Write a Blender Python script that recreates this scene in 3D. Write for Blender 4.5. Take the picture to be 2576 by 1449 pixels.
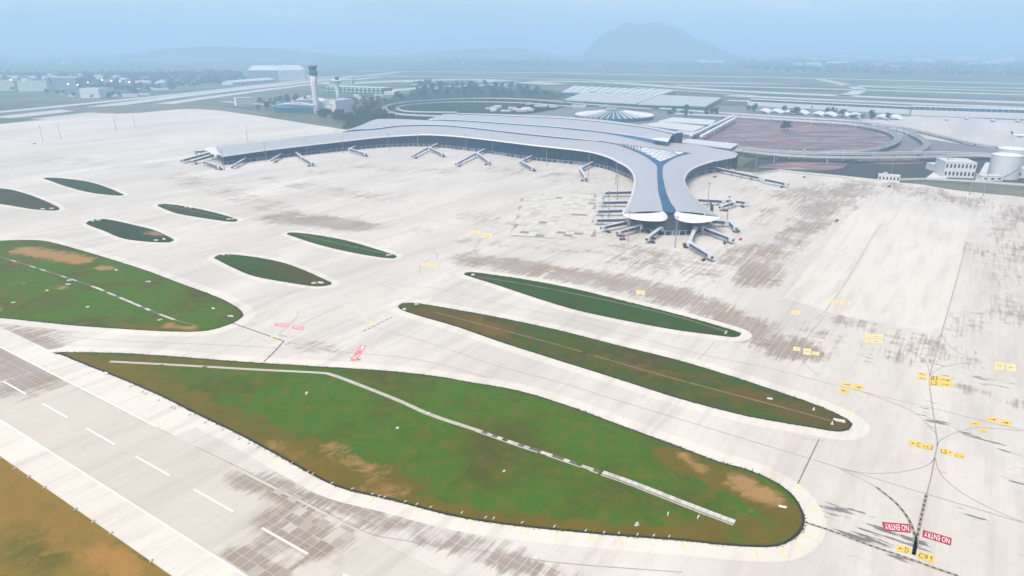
import bpy, bmesh, math, random
import numpy as np
from mathutils import Vector, Matrix
from mathutils.geometry import delaunay_2d_cdt
random.seed(7); rng = np.random.default_rng(7)
S = bpy.context.scene
for o in list(bpy.data.objects): bpy.data.objects.remove(o)
COL = S.collection
R = math.radians

# ------------------------------------------------------------------ camera
CAM_H = 200.0                      # drone height above the apron, from the 30 m runway stripes
FOC, PW, PH, VH = 1717.0, 2576.0, 1449.0, 112.0
PITCH = math.atan((PH/2-VH)/FOC)
cam = bpy.data.cameras.new('camera'); camo = bpy.data.objects.new('camera', cam); COL.objects.link(camo)
cam.sensor_width = 36.0; cam.lens = 36.0*FOC/PW; cam.clip_start = 1.0; cam.clip_end = 80000.0
camo.location = (0, 0, CAM_H); camo.rotation_euler = (math.pi/2-PITCH, 0, 0)
S.camera = camo
S.render.resolution_x = 1024; S.render.resolution_y = 576

# ------------------------------------------------------------------ sky, sun, exposure
SUN_EL, SUN_AZ = R(52), R(215)
W = bpy.data.worlds.new('World'); S.world = W; W.use_nodes = True
nt = W.node_tree; nt.nodes.clear()
sky = nt.nodes.new('ShaderNodeTexSky'); sky.sky_type = 'NISHITA'; sky.sun_disc = False
sky.sun_elevation = SUN_EL; sky.sun_rotation = SUN_AZ; sky.air_density = 1.0; sky.dust_density = 2.0; sky.ozone_density = 1.5
bg = nt.nodes.new('ShaderNodeBackground'); bg.inputs['Strength'].default_value = 0.09
wo = nt.nodes.new('ShaderNodeOutputWorld')
tc = nt.nodes.new('ShaderNodeTexCoord'); mp = nt.nodes.new('ShaderNodeMapping'); mp.inputs['Scale'].default_value = (2.0, 2.0, 11.0)
cn = nt.nodes.new('ShaderNodeTexNoise'); cn.inputs['Scale'].default_value = 1.6; cn.inputs['Detail'].default_value = 5; cn.inputs['Roughness'].default_value = .55
cr = nt.nodes.new('ShaderNodeValToRGB'); cr.color_ramp.elements[0].position = .35; cr.color_ramp.elements[1].position = .75
cm = nt.nodes.new('ShaderNodeMix'); cm.data_type = 'RGBA'; cm.inputs[7].default_value = (5.9, 5.9, 5.9, 1)      # thin even cloud veil
cf = nt.nodes.new('ShaderNodeMath'); cf.operation = 'MULTIPLY'; cf.inputs[1].default_value = .85
nt.links.new(tc.outputs['Generated'], mp.inputs[0]); nt.links.new(mp.outputs[0], cn.inputs['Vector']); nt.links.new(cn.outputs['Fac'], cr.inputs[0]); nt.links.new(cr.outputs[0], cf.inputs[0])
nt.links.new(cf.outputs[0], cm.inputs['Factor']); nt.links.new(sky.outputs[0], cm.inputs[6]); nt.links.new(cm.outputs[2], bg.inputs[0]); nt.links.new(bg.outputs[0], wo.inputs[0])
sl = bpy.data.lights.new('sun', 'SUN'); sl.energy = 2.4; sl.angle = R(35); sl.color = (1.0, .91, .80)
so = bpy.data.objects.new('sun', sl); COL.objects.link(so)
sd = Vector((math.sin(SUN_AZ)*math.cos(SUN_EL), math.cos(SUN_AZ)*math.cos(SUN_EL), math.sin(SUN_EL)))
so.rotation_euler = sd.to_track_quat('Z', 'Y').to_euler(); so.location = (0, 0, 900)
S.view_settings.view_transform = 'Standard'; S.view_settings.look = 'None'
S.view_settings.gamma = 1.0; S.view_settings.exposure = 1.03; S.view_settings.use_curve_mapping = False
S.cycles.use_adaptive_sampling = True; S.cycles.adaptive_threshold = .02; S.cycles.use_denoising = True; S.cycles.volume_bounces = 1; S.cycles.max_bounces = 4; S.cycles.diffuse_bounces = 2; S.cycles.glossy_bounces = 2; S.cycles.transmission_bounces = 0; S.cycles.caustics_reflective = False

# ------------------------------------------------------------------ survey: a measured sight line met with the level z
CP, SP = math.cos(PITCH), math.sin(PITCH)
def gp(u, v, z=0.0):
    x = (u-PW/2)/FOC; y = -(v-PH/2)/FOC
    dx, dy, dz = x, CP+y*SP, -SP+y*CP
    t = (CAM_H-z)/-dz
    return Vector((dx*t, dy*t, z))
def gl(pts, z=0.0): return [gp(p[0], p[1], p[2] if len(p) > 2 else z) for p in pts]
A1 = R(-33.4); E1 = Vector((math.cos(A1), math.sin(A1), 0)); E2 = Vector((-E1.y, E1.x, 0))   # slab grid of the airfield

def crom(P, n=4, closed=False):
    out = []; N = len(P)
    for i in range(N if closed else N-1):
        if closed: a, b, c, d = P[i-1], P[i], P[(i+1) % N], P[(i+2) % N]
        else: a, b, c, d = P[max(i-1, 0)], P[i], P[i+1], P[min(i+2, N-1)]
        for k in range(n):
            t = k/n
            out.append(.5*((2*b)+(c-a)*t+(2*a-5*b+4*c-d)*t*t+(-a+3*b-3*c+d)*t**3))
    if not closed: out.append(P[-1].copy())
    return out
def resample(P, step):
    L = [0]
    for a, b in zip(P, P[1:]): L.append(L[-1]+(b-a).length)
    n = max(1, round(L[-1]/step)); out = []; j = 0
    for i in range(n+1):
        s = L[-1]*i/n
        while j < len(P)-2 and L[j+1] < s: j += 1
        d = L[j+1]-L[j]; out.append(P[j].lerp(P[j+1], (s-L[j])/d if d else 0))
    return out

# ------------------------------------------------------------------ materials
MATS = {}
class NT:
    def __init__(s, name, rough=.7, metal=0.0, spec=.3):
        s.m = bpy.data.materials.new(name); s.m.use_nodes = True; s.t = s.m.node_tree; s.b = s.t.nodes['Principled BSDF']
        s.b.inputs['Roughness'].default_value = rough; s.b.inputs['Metallic'].default_value = metal
        s.b.inputs['Specular IOR Level'].default_value = spec; MATS[name] = s.m
    def n(s, typ, **k):
        x = s.t.nodes.new('ShaderNode'+typ)
        for a, v in k.items(): setattr(x, a, v)
        return x
    def l(s, a, b): s.t.links.new(a, b)
    def pos(s): return s.n('NewGeometry').outputs['Position']
    def vmul(s, v, m, rot=0):
        x = s.n('Mapping'); x.inputs['Scale'].default_value = m; x.inputs['Rotation'].default_value = (0, 0, rot); s.l(v, x.inputs[0]); return x.outputs[0]
    def noise(s, v, scale, detail=4, rough=.55, dist=0.0):
        x = s.n('TexNoise'); x.inputs['Scale'].default_value = scale; x.inputs['Detail'].default_value = detail
        x.inputs['Roughness'].default_value = rough; x.inputs['Distortion'].default_value = dist; s.l(v, x.inputs['Vector']); return x.outputs['Fac']
    def ramp(s, f, stops, interp='LINEAR'):
        x = s.n('ValToRGB'); x.color_ramp.interpolation = interp
        e = x.color_ramp.elements
        while len(e) < len(stops): e.new(.5)
        for q, (p, c) in zip(e, stops): q.position = p; q.color = (c if len(c) == 4 else (*c, 1)) if hasattr(c, '__len__') else (c, c, c, 1)
        s.l(f, x.inputs[0]); return x.outputs[0]
    def mix(s, f, a, b, mode='MIX'):
        x = s.n('Mix', data_type='RGBA', blend_type=mode)
        if hasattr(f, 'default_value') or hasattr(f, 'is_linked'): s.l(f, x.inputs['Factor'])
        else: x.inputs['Factor'].default_value = f
        for v, i in ((a, 6), (b, 7)):
            if isinstance(v, tuple): x.inputs[i].default_value = (*v, 1)
            else: s.l(v, x.inputs[i])
        return x.outputs[2]
    def math(s, op, a, b=None, c=None, clamp=False):
        x = s.n('Math', operation=op); x.use_clamp = clamp
        for i, v in enumerate((a, b, c)):
            if v is None: continue
            if isinstance(v, (int, float)): x.inputs[i].default_value = v
            else: s.l(v, x.inputs[i])
        return x.outputs[0]
    def attr(s, name): return s.n('Attribute', attribute_name=name).outputs['Fac']
    def base(s, c): s.l(c, s.b.inputs['Base Color'])
    def bump(s, h, strength=.3, dist=.1):
        x = s.n('Bump'); x.inputs['Strength'].default_value = strength; x.inputs['Distance'].default_value = dist
        s.l(h, x.inputs['Height']); s.l(x.outputs[0], s.b.inputs['Normal'])

def plain(name, c, rough=.6, metal=0.0, var=.15, scale=.3, spec=.3):
    q = NT(name, rough, metal, spec); p = q.pos(); f = q.noise(p, scale, 5)
    q.base(q.mix(f, tuple(x*(1-var) for x in c), tuple(min(1, x*(1+var)) for x in c)))
    return q.m

def concrete(name, c1, c2, slab=(5, 5), joint=.10, grid=.35, stains=True):
    q = NT(name, .8, spec=.2); p = q.pos()
    r = q.vmul(p, (1, 1, 1), -A1)
    sep = q.n('SeparateXYZ'); q.l(r, sep.inputs[0])
    cx = q.math('DIVIDE', sep.outputs[0], slab[0]); cy = q.math('DIVIDE', sep.outputs[1], slab[1])
    comb = q.n('CombineXYZ'); q.l(q.math('FLOOR', cx), comb.inputs[0]); q.l(q.math('FLOOR', cy), comb.inputs[1])
    wn = q.n('TexWhiteNoise', noise_dimensions='2D'); q.l(comb.outputs[0], wn.inputs['Vector']); cell = wn.outputs['Value']
    big = q.noise(q.vmul(r, (1, .22, 1)), .012, 4, .6, .4)
    mid = q.noise(q.vmul(r, (1, .12, 1)), .09, 5, .65, .3)
    col = q.mix(q.ramp(big, [(.35, 0.), (.7, 1.)]), c1, c2)
    col = q.mix(q.math('MULTIPLY', cell, grid*.30), col, (.36, .32, .28), 'MIX')
    col = q.mix(q.math('MULTIPLY', q.ramp(mid, [(.47, 0.), (.74, 1.)]), .5), col, (.35, .315, .29))
    if stains:
        st = q.attr('stain')
        streak = q.noise(q.vmul(r, (1, .05, 1)), .34, 6, .76, .3)
        cross = q.noise(q.vmul(r, (.08, 1, 1)), .13, 4, .7, .3)
        blob = q.noise(q.vmul(r, (1, .4, 1)), .035, 4, .65, .5)
        m = q.math('ADD', q.math('MULTIPLY', streak, .62), q.math('MULTIPLY', cross, .22)); m = q.math('ADD', m, q.math('MULTIPLY', blob, .42)); m = q.math('ADD', m, q.math('MULTIPLY', cell, .05))
        thr = q.math('SUBTRACT', .84, q.math('MULTIPLY', st, .35))
        k = q.math('MULTIPLY', q.math('SUBTRACT', m, thr), 8.5, clamp=True)
        k = q.math('MULTIPLY', k, q.math('MULTIPLY', st, 2.0, clamp=True))
        tone = q.mix(q.ramp(q.noise(p, .02, 3), [(.38, 0.), (.62, 1.)]), (.20, .135, .085), (.25, .20, .18))
        col = q.mix(q.math('MULTIPLY', k, .78), col, tone)
        fl = q.attr('flake')
        f1 = q.noise(q.vmul(r, (.16, 1, 1)), .28, 5, .6, .2)
        thr2 = q.math('SUBTRACT', .745, q.math('MULTIPLY', fl, .26))
        k2 = q.math('MULTIPLY', q.math('MULTIPLY', q.math('SUBTRACT', f1, thr2), 22.0, clamp=True), q.math('GREATER_THAN', fl, .05))
        col = q.mix(q.math('MULTIPLY', k2, .8), col, (.075, .07, .068))
    else: k = None
    fx = q.math('FRACT', cx); fy = q.math('FRACT', cy)
    jw = q.math('MAXIMUM', q.math('GREATER_THAN', q.math('ABSOLUTE', q.math('SUBTRACT', fx, .5)), .5-.20/slab[0]), q.math('GREATER_THAN', q.math('ABSOLUTE', q.math('SUBTRACT', fy, .5)), .5-.14/slab[1]))
    jx = q.math('GREATER_THAN', q.math('ABSOLUTE', q.math('SUBTRACT', fx, .5)), .5-joint/slab[0]/2)
    jy = q.math('GREATER_THAN', q.math('ABSOLUTE', q.math('SUBTRACT', fy, .5)), .5-joint/slab[1]/2)
    j = q.math('MAXIMUM', jx, jy)
    col = q.mix(q.math('MULTIPLY', j, .24), col, (.22, .20, .18))
    if stains: col = q.mix(q.math('MULTIPLY', q.math('MULTIPLY', jw, k), .5), col, (.56, .52, .48))
    q.base(col)
    return q.m
concrete('apron_concrete', (.475, .438, .392), (.615, .575, .52))
concrete('runway_concrete', (.475, .437, .375), (.54, .498, .43))
concrete('shoulder_concrete', (.58, .54, .47), (.645, .605, .535), grid=.2, stains=False)
concrete('pad_concrete', (.56, .52, .46), (.61, .565, .505), grid=.2, stains=False)
concrete('far_concrete', (.42, .40, .385), (.52, .50, .48), slab=(40, 40), joint=1.0, stains=False)

def slabmat():
    q = NT('slab_concrete', .82, spec=.2); p = q.pos(); r = q.vmul(p, (1, 1, 1), -A1)
    rnd = q.n('ObjectInfo').outputs['Random']
    c = q.ramp(rnd, [(0, (.48, .44, .385)), (.45, (.43, .385, .33)), (.75, (.38, .33, .28)), (1, (.29, .235, .185))])
    s = q.noise(q.vmul(r, (1, .14, 1)), .5, 6, .7, .5)
    c = q.mix(q.math('MULTIPLY', q.ramp(s, [(.48, 0.), (.68, 1.)]), .5), c, (.30, .265, .235))
    q.base(c); q.bump(s, .2, .03); return q.m
slabmat()
def slabmat2():
    q = NT('slab_apron', .82, spec=.2); p = q.pos(); r = q.vmul(p, (1, 1, 1), -A1)
    rnd = q.n('ObjectInfo').outputs['Random']
    c = q.ramp(rnd, [(0, (.56, .53, .475)), (.5, (.53, .50, .445)), (.8, (.49, .46, .41)), (1, (.43, .395, .345))])
    s = q.noise(q.vmul(r, (1, .14, 1)), .3, 5, .7, .5)
    q.base(q.mix(q.math('MULTIPLY', q.ramp(s, [(.5, 0.), (.7, 1.)]), .4), c, (.34, .30, .26))); return q.m
slabmat2()

def grassmat(name, g1, g2, dry, earth):
    q = NT(name, .95, spec=.05); p = q.pos()
    a = q.noise(p, .018, 5, .6, .3); b = q.noise(p, .11, 6, .68, .5); c = q.noise(p, 1.3, 4, .7)
    col = q.mix(q.ramp(a, [(.34, 0.), (.54, 1.)]), g1, g2)
    col = q.mix(q.math('MULTIPLY', q.ramp(b, [(.46, 0.), (.70, 1.)]), .5), col, dry)
    d = q.attr('dry'); k = q.math('ADD', d, q.math('MULTIPLY', q.math('SUBTRACT', b, .5), 1.7))
    col = q.mix(q.math('MULTIPLY', q.ramp(k, [(.30, 0.), (.75, 1.)]), .9), col, q.mix(q.ramp(a, [(.3, 0.), (.7, 1.)]), dry, tuple(x*.6 for x in dry)))
    e = q.attr('earth'); k2 = q.math('ADD', q.math('ADD', e, q.math('MULTIPLY', q.math('SUBTRACT', b, .5), 1.5)), q.math('MULTIPLY', q.math('SUBTRACT', c, .5), .9))
    col = q.mix(q.ramp(k2, [(.45, 0.), (.85, 1.)]), col, q.mix(c, earth, tuple(x*.72 for x in earth)))
    col = q.mix(q.math('MULTIPLY', c, .35), col, q.mix(b, (.012, .022, .004), (.05, .055, .016)))
    q.base(col); q.bump(c, .6, .25); return q.m
grassmat('grass', (.068, .074, .001), (.052, .128, .001), (.18, .115, .006), (.42, .24, .085))
grassmat('dull_grass', (.026, .038, .010), (.024, .052, .012), (.085, .060, .022), (.36, .22, .12))
grassmat('deep_grass', (.030, .052, .002), (.026, .075, .002), (.09, .07, .006), (.36, .2, .08))
grassmat('olive_grass', (.062, .056, .002), (.046, .082, .002), (.15, .085, .008), (.36, .2, .08))
grassmat('verge_grass', (.10, .095, .012), (.26, .165, .025), (.32, .18, .03), (.42, .22, .045))
def terrainmat():
    q = NT('terrain', .95, spec=.05); p = q.pos()
    a = q.noise(q.vmul(p, (.6, 1.6, 1)), .0009, 7, .6, .4); b = q.noise(p, .006, 6, .65, .3)
    v = q.n('TexVoronoi'); v.inputs['Scale'].default_value = .0035; q.l(q.vmul(p, (1, 1.5, 1), .4), v.inputs['Vector'])
    col = q.mix(q.ramp(a, [(.4, 0.), (.6, 1.)]), (.07, .095, .065), (.135, .14, .11))
    col = q.mix(.35, col, q.ramp(v.outputs['Color'], [(.2, (.05, .08, .04)), (.5, (.11, .15, .07)), (.8, (.22, .21, .16))]))
    col = q.mix(q.math('MULTIPLY', q.ramp(b, [(.45, 0.), (.7, 1.)]), .5), col, (.045, .065, .04))
    q.base(col); return q.m
terrainmat()
def earthmat():
    q = NT('red_earth', .95, spec=.05); p = q.pos()
    a = q.noise(q.vmul(p, (.5, 1.4, 1)), .016, 7, .65, .8); b = q.noise(q.vmul(p, (.35, 1.5, 1)), .04, 6, .7, .6)
    col = q.ramp(a, [(.30, (.06, .09, .10)), (.42, (.11, .10, .115)), (.53, (.17, .13, .14)), (.61, (.30, .13, .12)), (.68, (.17, .14, .14))])
    col = q.mix(q.math('MULTIPLY', q.ramp(b, [(.5, 0.), (.68, 1.)]), .75), col, (.42, .37, .36))
    q.base(col); return q.m
earthmat()
def forestmat(name, c1, c2, sc):
    q = NT(name, .95, spec=.05); p = q.pos(); a = q.noise(p, sc, 6, .65); b = q.noise(p, sc*8, 4, .7)
    q.base(q.mix(q.math('MULTIPLY', b, .6), q.mix(a, c1, c2), (.02, .035, .018))); q.bump(b, .8, 8.0); return q.m
forestmat('hill_forest', (.035, .060, .028), (.075, .10, .05), .004)
forestmat('foliage', (.020, .045, .016), (.045, .07, .025), .08)
def roofmat(name, c, seam=6.0, var=.06):
    q = NT(name, .5, 0, .3); p = q.pos(); r = q.vmul(p, (1, 1, 1), R(8))
    sep = q.n('SeparateXYZ'); q.l(r, sep.inputs[0])
    f = q.math('GREATER_THAN', q.math('FRACT', q.math('DIVIDE', sep.outputs[0], seam)), .96)
    a = q.noise(q.vmul(p, (1, .3, 1)), .03, 5); b = q.noise(q.vmul(r, (.15, 1, 1)), .25, 5, .65)
    col = q.mix(a, tuple(x*(1-var) for x in c), tuple(x*(1+var) for x in c))
    col = q.mix(q.math('MULTIPLY', q.ramp(b, [(.5, 0.), (.8, 1.)]), .18), col, (.38, .39, .42))
    q.base(q.mix(q.math('MULTIPLY', f, .42), col, (.16, .17, .19))); return q.m
roofmat('roof_metal', (.35, .355, .375)); roofmat('old_roof', (.52, .52, .53), 12.0, .1)
plain('white_panel', (.64, .64, .645), .35, 0, .04, .1, .5)
plain('rim_white', (.60, .60, .605), .4, 0, .03, .1, .4)
def glassmat(name, c1, c2, rough=.12, sc=.02):
    q = NT(name, rough, 0.0, .12); p = q.pos(); a = q.noise(q.vmul(p, (1, 1, .6)), sc, 4, .6, .3); rnd = q.n('ObjectInfo').outputs['Random']
    c = q.mix(q.ramp(a, [(.35, 0.), (.65, 1.)]), c1, c2)
    q.base(q.mix(q.math('MULTIPLY', rnd, .35), c, tuple(x*1.8 for x in c2))); return q.m
glassmat('facade_glass', (.003, .016, .034), (.006, .022, .045), .3); glassmat('dark_glass', (.02, .035, .05), (.035, .05, .065))
glassmat('skylight_glass', (.014, .065, .135), (.02, .085, .17), .4); glassmat('far_glass', (.008, .05, .08), (.014, .07, .10), .3)
glassmat('clerestory_glass', (.03, .10, .20), (.05, .13, .25), .3); glassmat('tip_glass', (.045, .055, .07), (.06, .068, .085), .2)
plain('base_wall', (.16, .18, .22), .7); plain('mullion', (.22, .27, .32), .5); plain('frame_dark', (.07, .10, .13), .5)
plain('bridge_side', (.045, .06, .095), .35, .1, .2, .2, .5); plain('bridge_white', (.50, .50, .54), .4, 0, .08, .3)
plain('steel', (.30, .31, .33), .45, .5); plain('dark_steel', (.05, .055, .06), .6); plain('rubber', (.02, .02, .022), .8)
plain('asphalt', (.15, .155, .17), .85, 0, .25, .05); plain('deck_concrete', (.36, .36, .38), .8, 0, .15, .05)
plain('wall_white', (.55, .55, .555), .7, 0, .08, .05); plain('wall_grey', (.42, .44, .48), .7, 0, .1, .05)
plain('wall_cream', (.50, .49, .465), .7, 0, .1, .05); plain('window_dark', (.03, .04, .055), .25, 0, .3, .1, .5)
plain('tank_grey', (.50, .51, .54), .5, .1, .06, .08); plain('bark', (.06, .045, .035), .9)
plain('paint_white', (.80, .77, .71), .6, 0, .05, .6); plain('paint_yellow', (.70, .47, .08), .6, 0, .3, .5)
plain('paint_yellow_worn', (.66, .54, .27), .7, 0, .22, .25); plain('paint_red', (.36, .018, .045), .55, 0, .2, .6)
plain('paint_red_worn', (.62, .20, .20), .6, 0, .3, .5); plain('paint_black', (.035, .033, .03), .7, 0, .3, .6)
plain('line_dark', (.31, .275, .24), .7, 0, .4, .12); plain('line_tan', (.30, .26, .20), .7, 0, .3, .2)
plain('drain_concrete', (.42, .40, .35), .85, 0, .3, .35); plain('drain_dark', (.12, .11, .085), .9, 0, .3, .4)
plain('path_tan', (.17, .14, .075), .9, 0, .5, .12); plain('path_pale', (.10, .125, .06), .9, 0, .4, .12)
plain('block_pale', (.52, .49, .43), .8, 0, .15, .8); plain('sign_white', (.78, .78, .74), .5, 0, .05, 1)
plain('red_paint', (.42, .03, .03), .35, 0, .1, 1, .5); plain('yellow_paint', (.72, .47, .05), .4, 0, .1, 1, .5)
forestmat('dark_scrub', (.05, .065, .06), (.13, .11, .12), .03); plain('joint_dark', (.26, .235, .205), .9, 0, .3, .1); plain('rooflight_grey', (.26, .29, .34), .4); plain('edge_dark', (.035, .032, .014), .95, 0, .5, .3); plain('strip_grass', (.14, .125, .095), .95, 0, .35, .02)
def emis(name, c, s):
    q = NT(name); q.b.inputs['Emission Color'].default_value = (*c, 1); q.b.inputs['Emission Strength'].default_value = s
    q.b.inputs['Base Color'].default_value = (*c, 1)
emis('lamp_glow', (1.0, .84, .6), 14.0)

# ------------------------------------------------------------------ mesh builder
class MB:
    def __init__(s): s.v = []; s.f = []
    def add(s, vs, fs):
        o = len(s.v); s.v += [tuple(x) for x in vs]; s.f += [tuple(i+o for i in f) for f in fs]; return s
    def box(s, c, d, rz=0.0):
        x, y, z = d[0]/2, d[1]/2, d[2]/2; ca, sa = math.cos(rz), math.sin(rz); V = []
        for i in (-1, 1):
            for j in (-1, 1):
                for k in (-1, 1): V.append((c[0]+i*x*ca-j*y*sa, c[1]+i*x*sa+j*y*ca, c[2]+k*z))
        return s.add(V, [(0, 1, 3, 2), (4, 6, 7, 5), (0, 4, 5, 1), (2, 3, 7, 6), (0, 2, 6, 4), (1, 5, 7, 3)])
    def bar(s, p, q, w, h):
        p, q = Vector(p), Vector(q); d = (q-p).normalized(); up = Vector((0, 0, 1))
        r = d.cross(up)
        if r.length < 1e-4: r = Vector((1, 0, 0))
        r.normalize(); u = r.cross(d); V = []
        for e in (p, q):
            for a, b in ((-1, -1), (1, -1), (1, 1), (-1, 1)): V.append(e+r*(a*w/2)+u*(b*h/2))
        return s.add(V, [(3, 2, 1, 0), (4, 5, 6, 7), (0, 1, 5, 4), (1, 2, 6, 5), (2, 3, 7, 6), (3, 0, 4, 7)])
    def lathe(s, c, prof, n=16):
        o = len(s.v); m = len(prof)
        for r, z in prof:
            for i in range(n):
                a = 2*math.pi*i/n; s.v.append((c[0]+r*math.cos(a), c[1]+r*math.sin(a), c[2]+z))
        for j in range(m-1):
            for i in range(n): k = (i+1) % n; s.f.append((o+j*n+i, o+j*n+k, o+(j+1)*n+k, o+(j+1)*n+i))
        s.f.append(tuple(o+i for i in reversed(range(n)))); s.f.append(tuple(o+(m-1)*n+i for i in range(n))); return s
    def tube(s, path, rad, n=6):
        o = len(s.v); P = [Vector(p) for p in path]
        for i, p in enumerate(P):
            d = (P[min(i+1, len(P)-1)]-P[max(i-1, 0)]).normalized()
            a = d.cross(Vector((0, 0, 1)) if abs(d.z) < .9 else Vector((1, 0, 0))).normalized(); b = a.cross(d)
            r = rad[i] if hasattr(rad, '__len__') else rad
            for k in range(n): t = 2*math.pi*k/n; s.v.append(tuple(p+a*(r*math.cos(t))+b*(r*math.sin(t))))
        for i in range(len(P)-1):
            for k in range(n): m = (k+1) % n; s.f.append((o+i*n+k, o+i*n+m, o+(i+1)*n+m, o+(i+1)*n+k))
        s.f.append(tuple(o+k for k in range(n))); s.f.append(tuple(o+(len(P)-1)*n+k for k in reversed(range(n)))); return s
    def loft(s, A, B, n=1, crown=0.0):
        o = len(s.v)
        for a, b in zip(A, B):
            for k in range(n+1):
                t = k/n; p = a.lerp(b, t); p = p.copy(); p.z += crown*math.sin(math.pi*t); s.v.append(tuple(p))
        for i in range(len(A)-1):
            for k in range(n): q = o+i*(n+1)+k; s.f.append((q, q+1, q+n+2, q+n+1))
        return s
    def prism(s, poly, z0, z1):
        n = len(poly); o = len(s.v)
        for z in (z0, z1):
            for p in poly: s.v.append((p[0], p[1], z))
        for i in range(n): k = (i+1) % n; s.f.append((o+i, o+k, o+n+k, o+n+i))
        s.f.append(tuple(o+n+i for i in range(n))); s.f.append(tuple(o+i for i in reversed(range(n)))); return s
    def ribbon(s, path, w, z=None):
        L, Rr = offs(path, w/2), offs(path, -w/2)
        if z is not None:
            for p in L+Rr: p.z = z
        return s.loft(Rr, L, 1)
    def mesh(s, name, off=None, smooth=False):
        me = bpy.data.meshes.new(name)
        V = s.v if off is None else [(x-off[0], y-off[1], z-off[2]) for x, y, z in s.v]
        me.from_pydata(V, [], s.f); me.update()
        if smooth: me.shade_smooth()
        return me
def offs(P, d, closed=False):
    out = []; N = len(P)
    for i, p in enumerate(P):
        a = P[i-1] if (closed or i > 0) else P[i]; b = P[(i+1) % N] if (closed or i < N-1) else P[i]
        t = (b-a); t.z = 0
        t.normalize(); out.append(p+Vector((-t.y, t.x, 0))*d)
    return out
def link(name, me, mat=None, parent=None, loc=None, rz=None):
    o = bpy.data.objects.new(name, me); COL.objects.link(o)
    if mat and not me.materials: me.materials.append(MATS[mat])
    if parent: o.parent = parent
    if loc is not None: o.location = loc
    if rz is not None: o.rotation_euler = (0, 0, rz)
    return o
def obj(name, mb, mat, parent=None, smooth=False, off=None): return link(name, mb.mesh(name, off, smooth), mat, parent)
def tag(o, label, cat, group=None):
    o['label'] = label; o['category'] = cat
    if group: o['group'] = group
    return o
def thing(name, label, cat, loc=(0, 0, 0), rz=0.0, group=None):
    o = bpy.data.objects.new(name, None); COL.objects.link(o); o.location = loc; o.rotation_euler = (0, 0, rz)
    return tag(o, label, cat, group)
def struct(o, kind='structure'): o['kind'] = kind; return o
def copy_tree(root, loc, rz, label, group=None, scale=None):
    r = root.copy(); COL.objects.link(r); r.location = loc; r.rotation_euler = (0, 0, rz); r['label'] = label
    if group: r['group'] = group
    if scale: r.scale = scale
    for ch in root.children:
        c = ch.copy(); COL.objects.link(c); c.parent = r
        for g in ch.children: d = g.copy(); COL.objects.link(d); d.parent = c
    return r
def inside(P, poly):
    x, y = P[:, 0], P[:, 1]; r = np.zeros(len(P), bool); n = len(poly); j = n-1
    for i in range(n):
        xi, yi, xj, yj = poly[i][0], poly[i][1], poly[j][0], poly[j][1]
        c = ((yi > y) != (yj > y)) & (x < (xj-xi)*(y-yi)/((yj-yi) or 1e-9)+xi); r ^= c; j = i
    return r
def segdist(P, path):
    d = np.full(len(P), 1e9); path = [(p[0], p[1]) for p in path]
    if len(path) == 1: return np.hypot(P[:, 0]-path[0][0], P[:, 1]-path[0][1])
    for a, b in zip(path, path[1:]):
        a, b = np.array(a), np.array(b); v = b-a; t = np.clip(((P-a)@v)/max(v@v, 1e-9), 0, 1)
        d = np.minimum(d, np.hypot(*(P-a-t[:, None]*v).T))
    return d
def fill(name, poly, pts, z, attrs, mat, relief=None, parent=None):
    """triangulate an outline with extra points inside, with per-point wear attributes"""
    n = len(poly); V = [Vector((p[0], p[1])) for p in poly]+[Vector((float(p[0]), float(p[1]))) for p in pts]
    v, e, f, *_ = delaunay_2d_cdt(V, [], [list(range(n))], 1, 1e-3)
    P = np.array([(a.x, a.y) for a in v]); Z = np.full(len(P), z)
    if relief is not None: Z = Z+relief(P)
    me = bpy.data.meshes.new(name); me.from_pydata([(a, b, c) for (a, b), c in zip(P, Z)], [], [tuple(t) for t in f]); me.update()
    if len(me.polygons) and me.polygons[0].normal.z < 0: me.flip_normals()
    for k, fn in attrs.items():
        at = me.attributes.new(k, 'FLOAT', 'POINT'); at.data.foreach_set('value', np.ascontiguousarray(fn(P), dtype=np.float32))
    me.shade_smooth()
    return link(name, me, mat, parent)

# ================================================================== the setting
g = MB(); N = 64
g.add([(0, 0, -.3)]+[(31000*math.cos(2*math.pi*i/N), 31000*math.sin(2*math.pi*i/N), -.3) for i in range(N)], [(0, i+1, (i+1) % N+1) for i in range(N)])
struct(obj('ground', g, 'terrain'))

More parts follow.
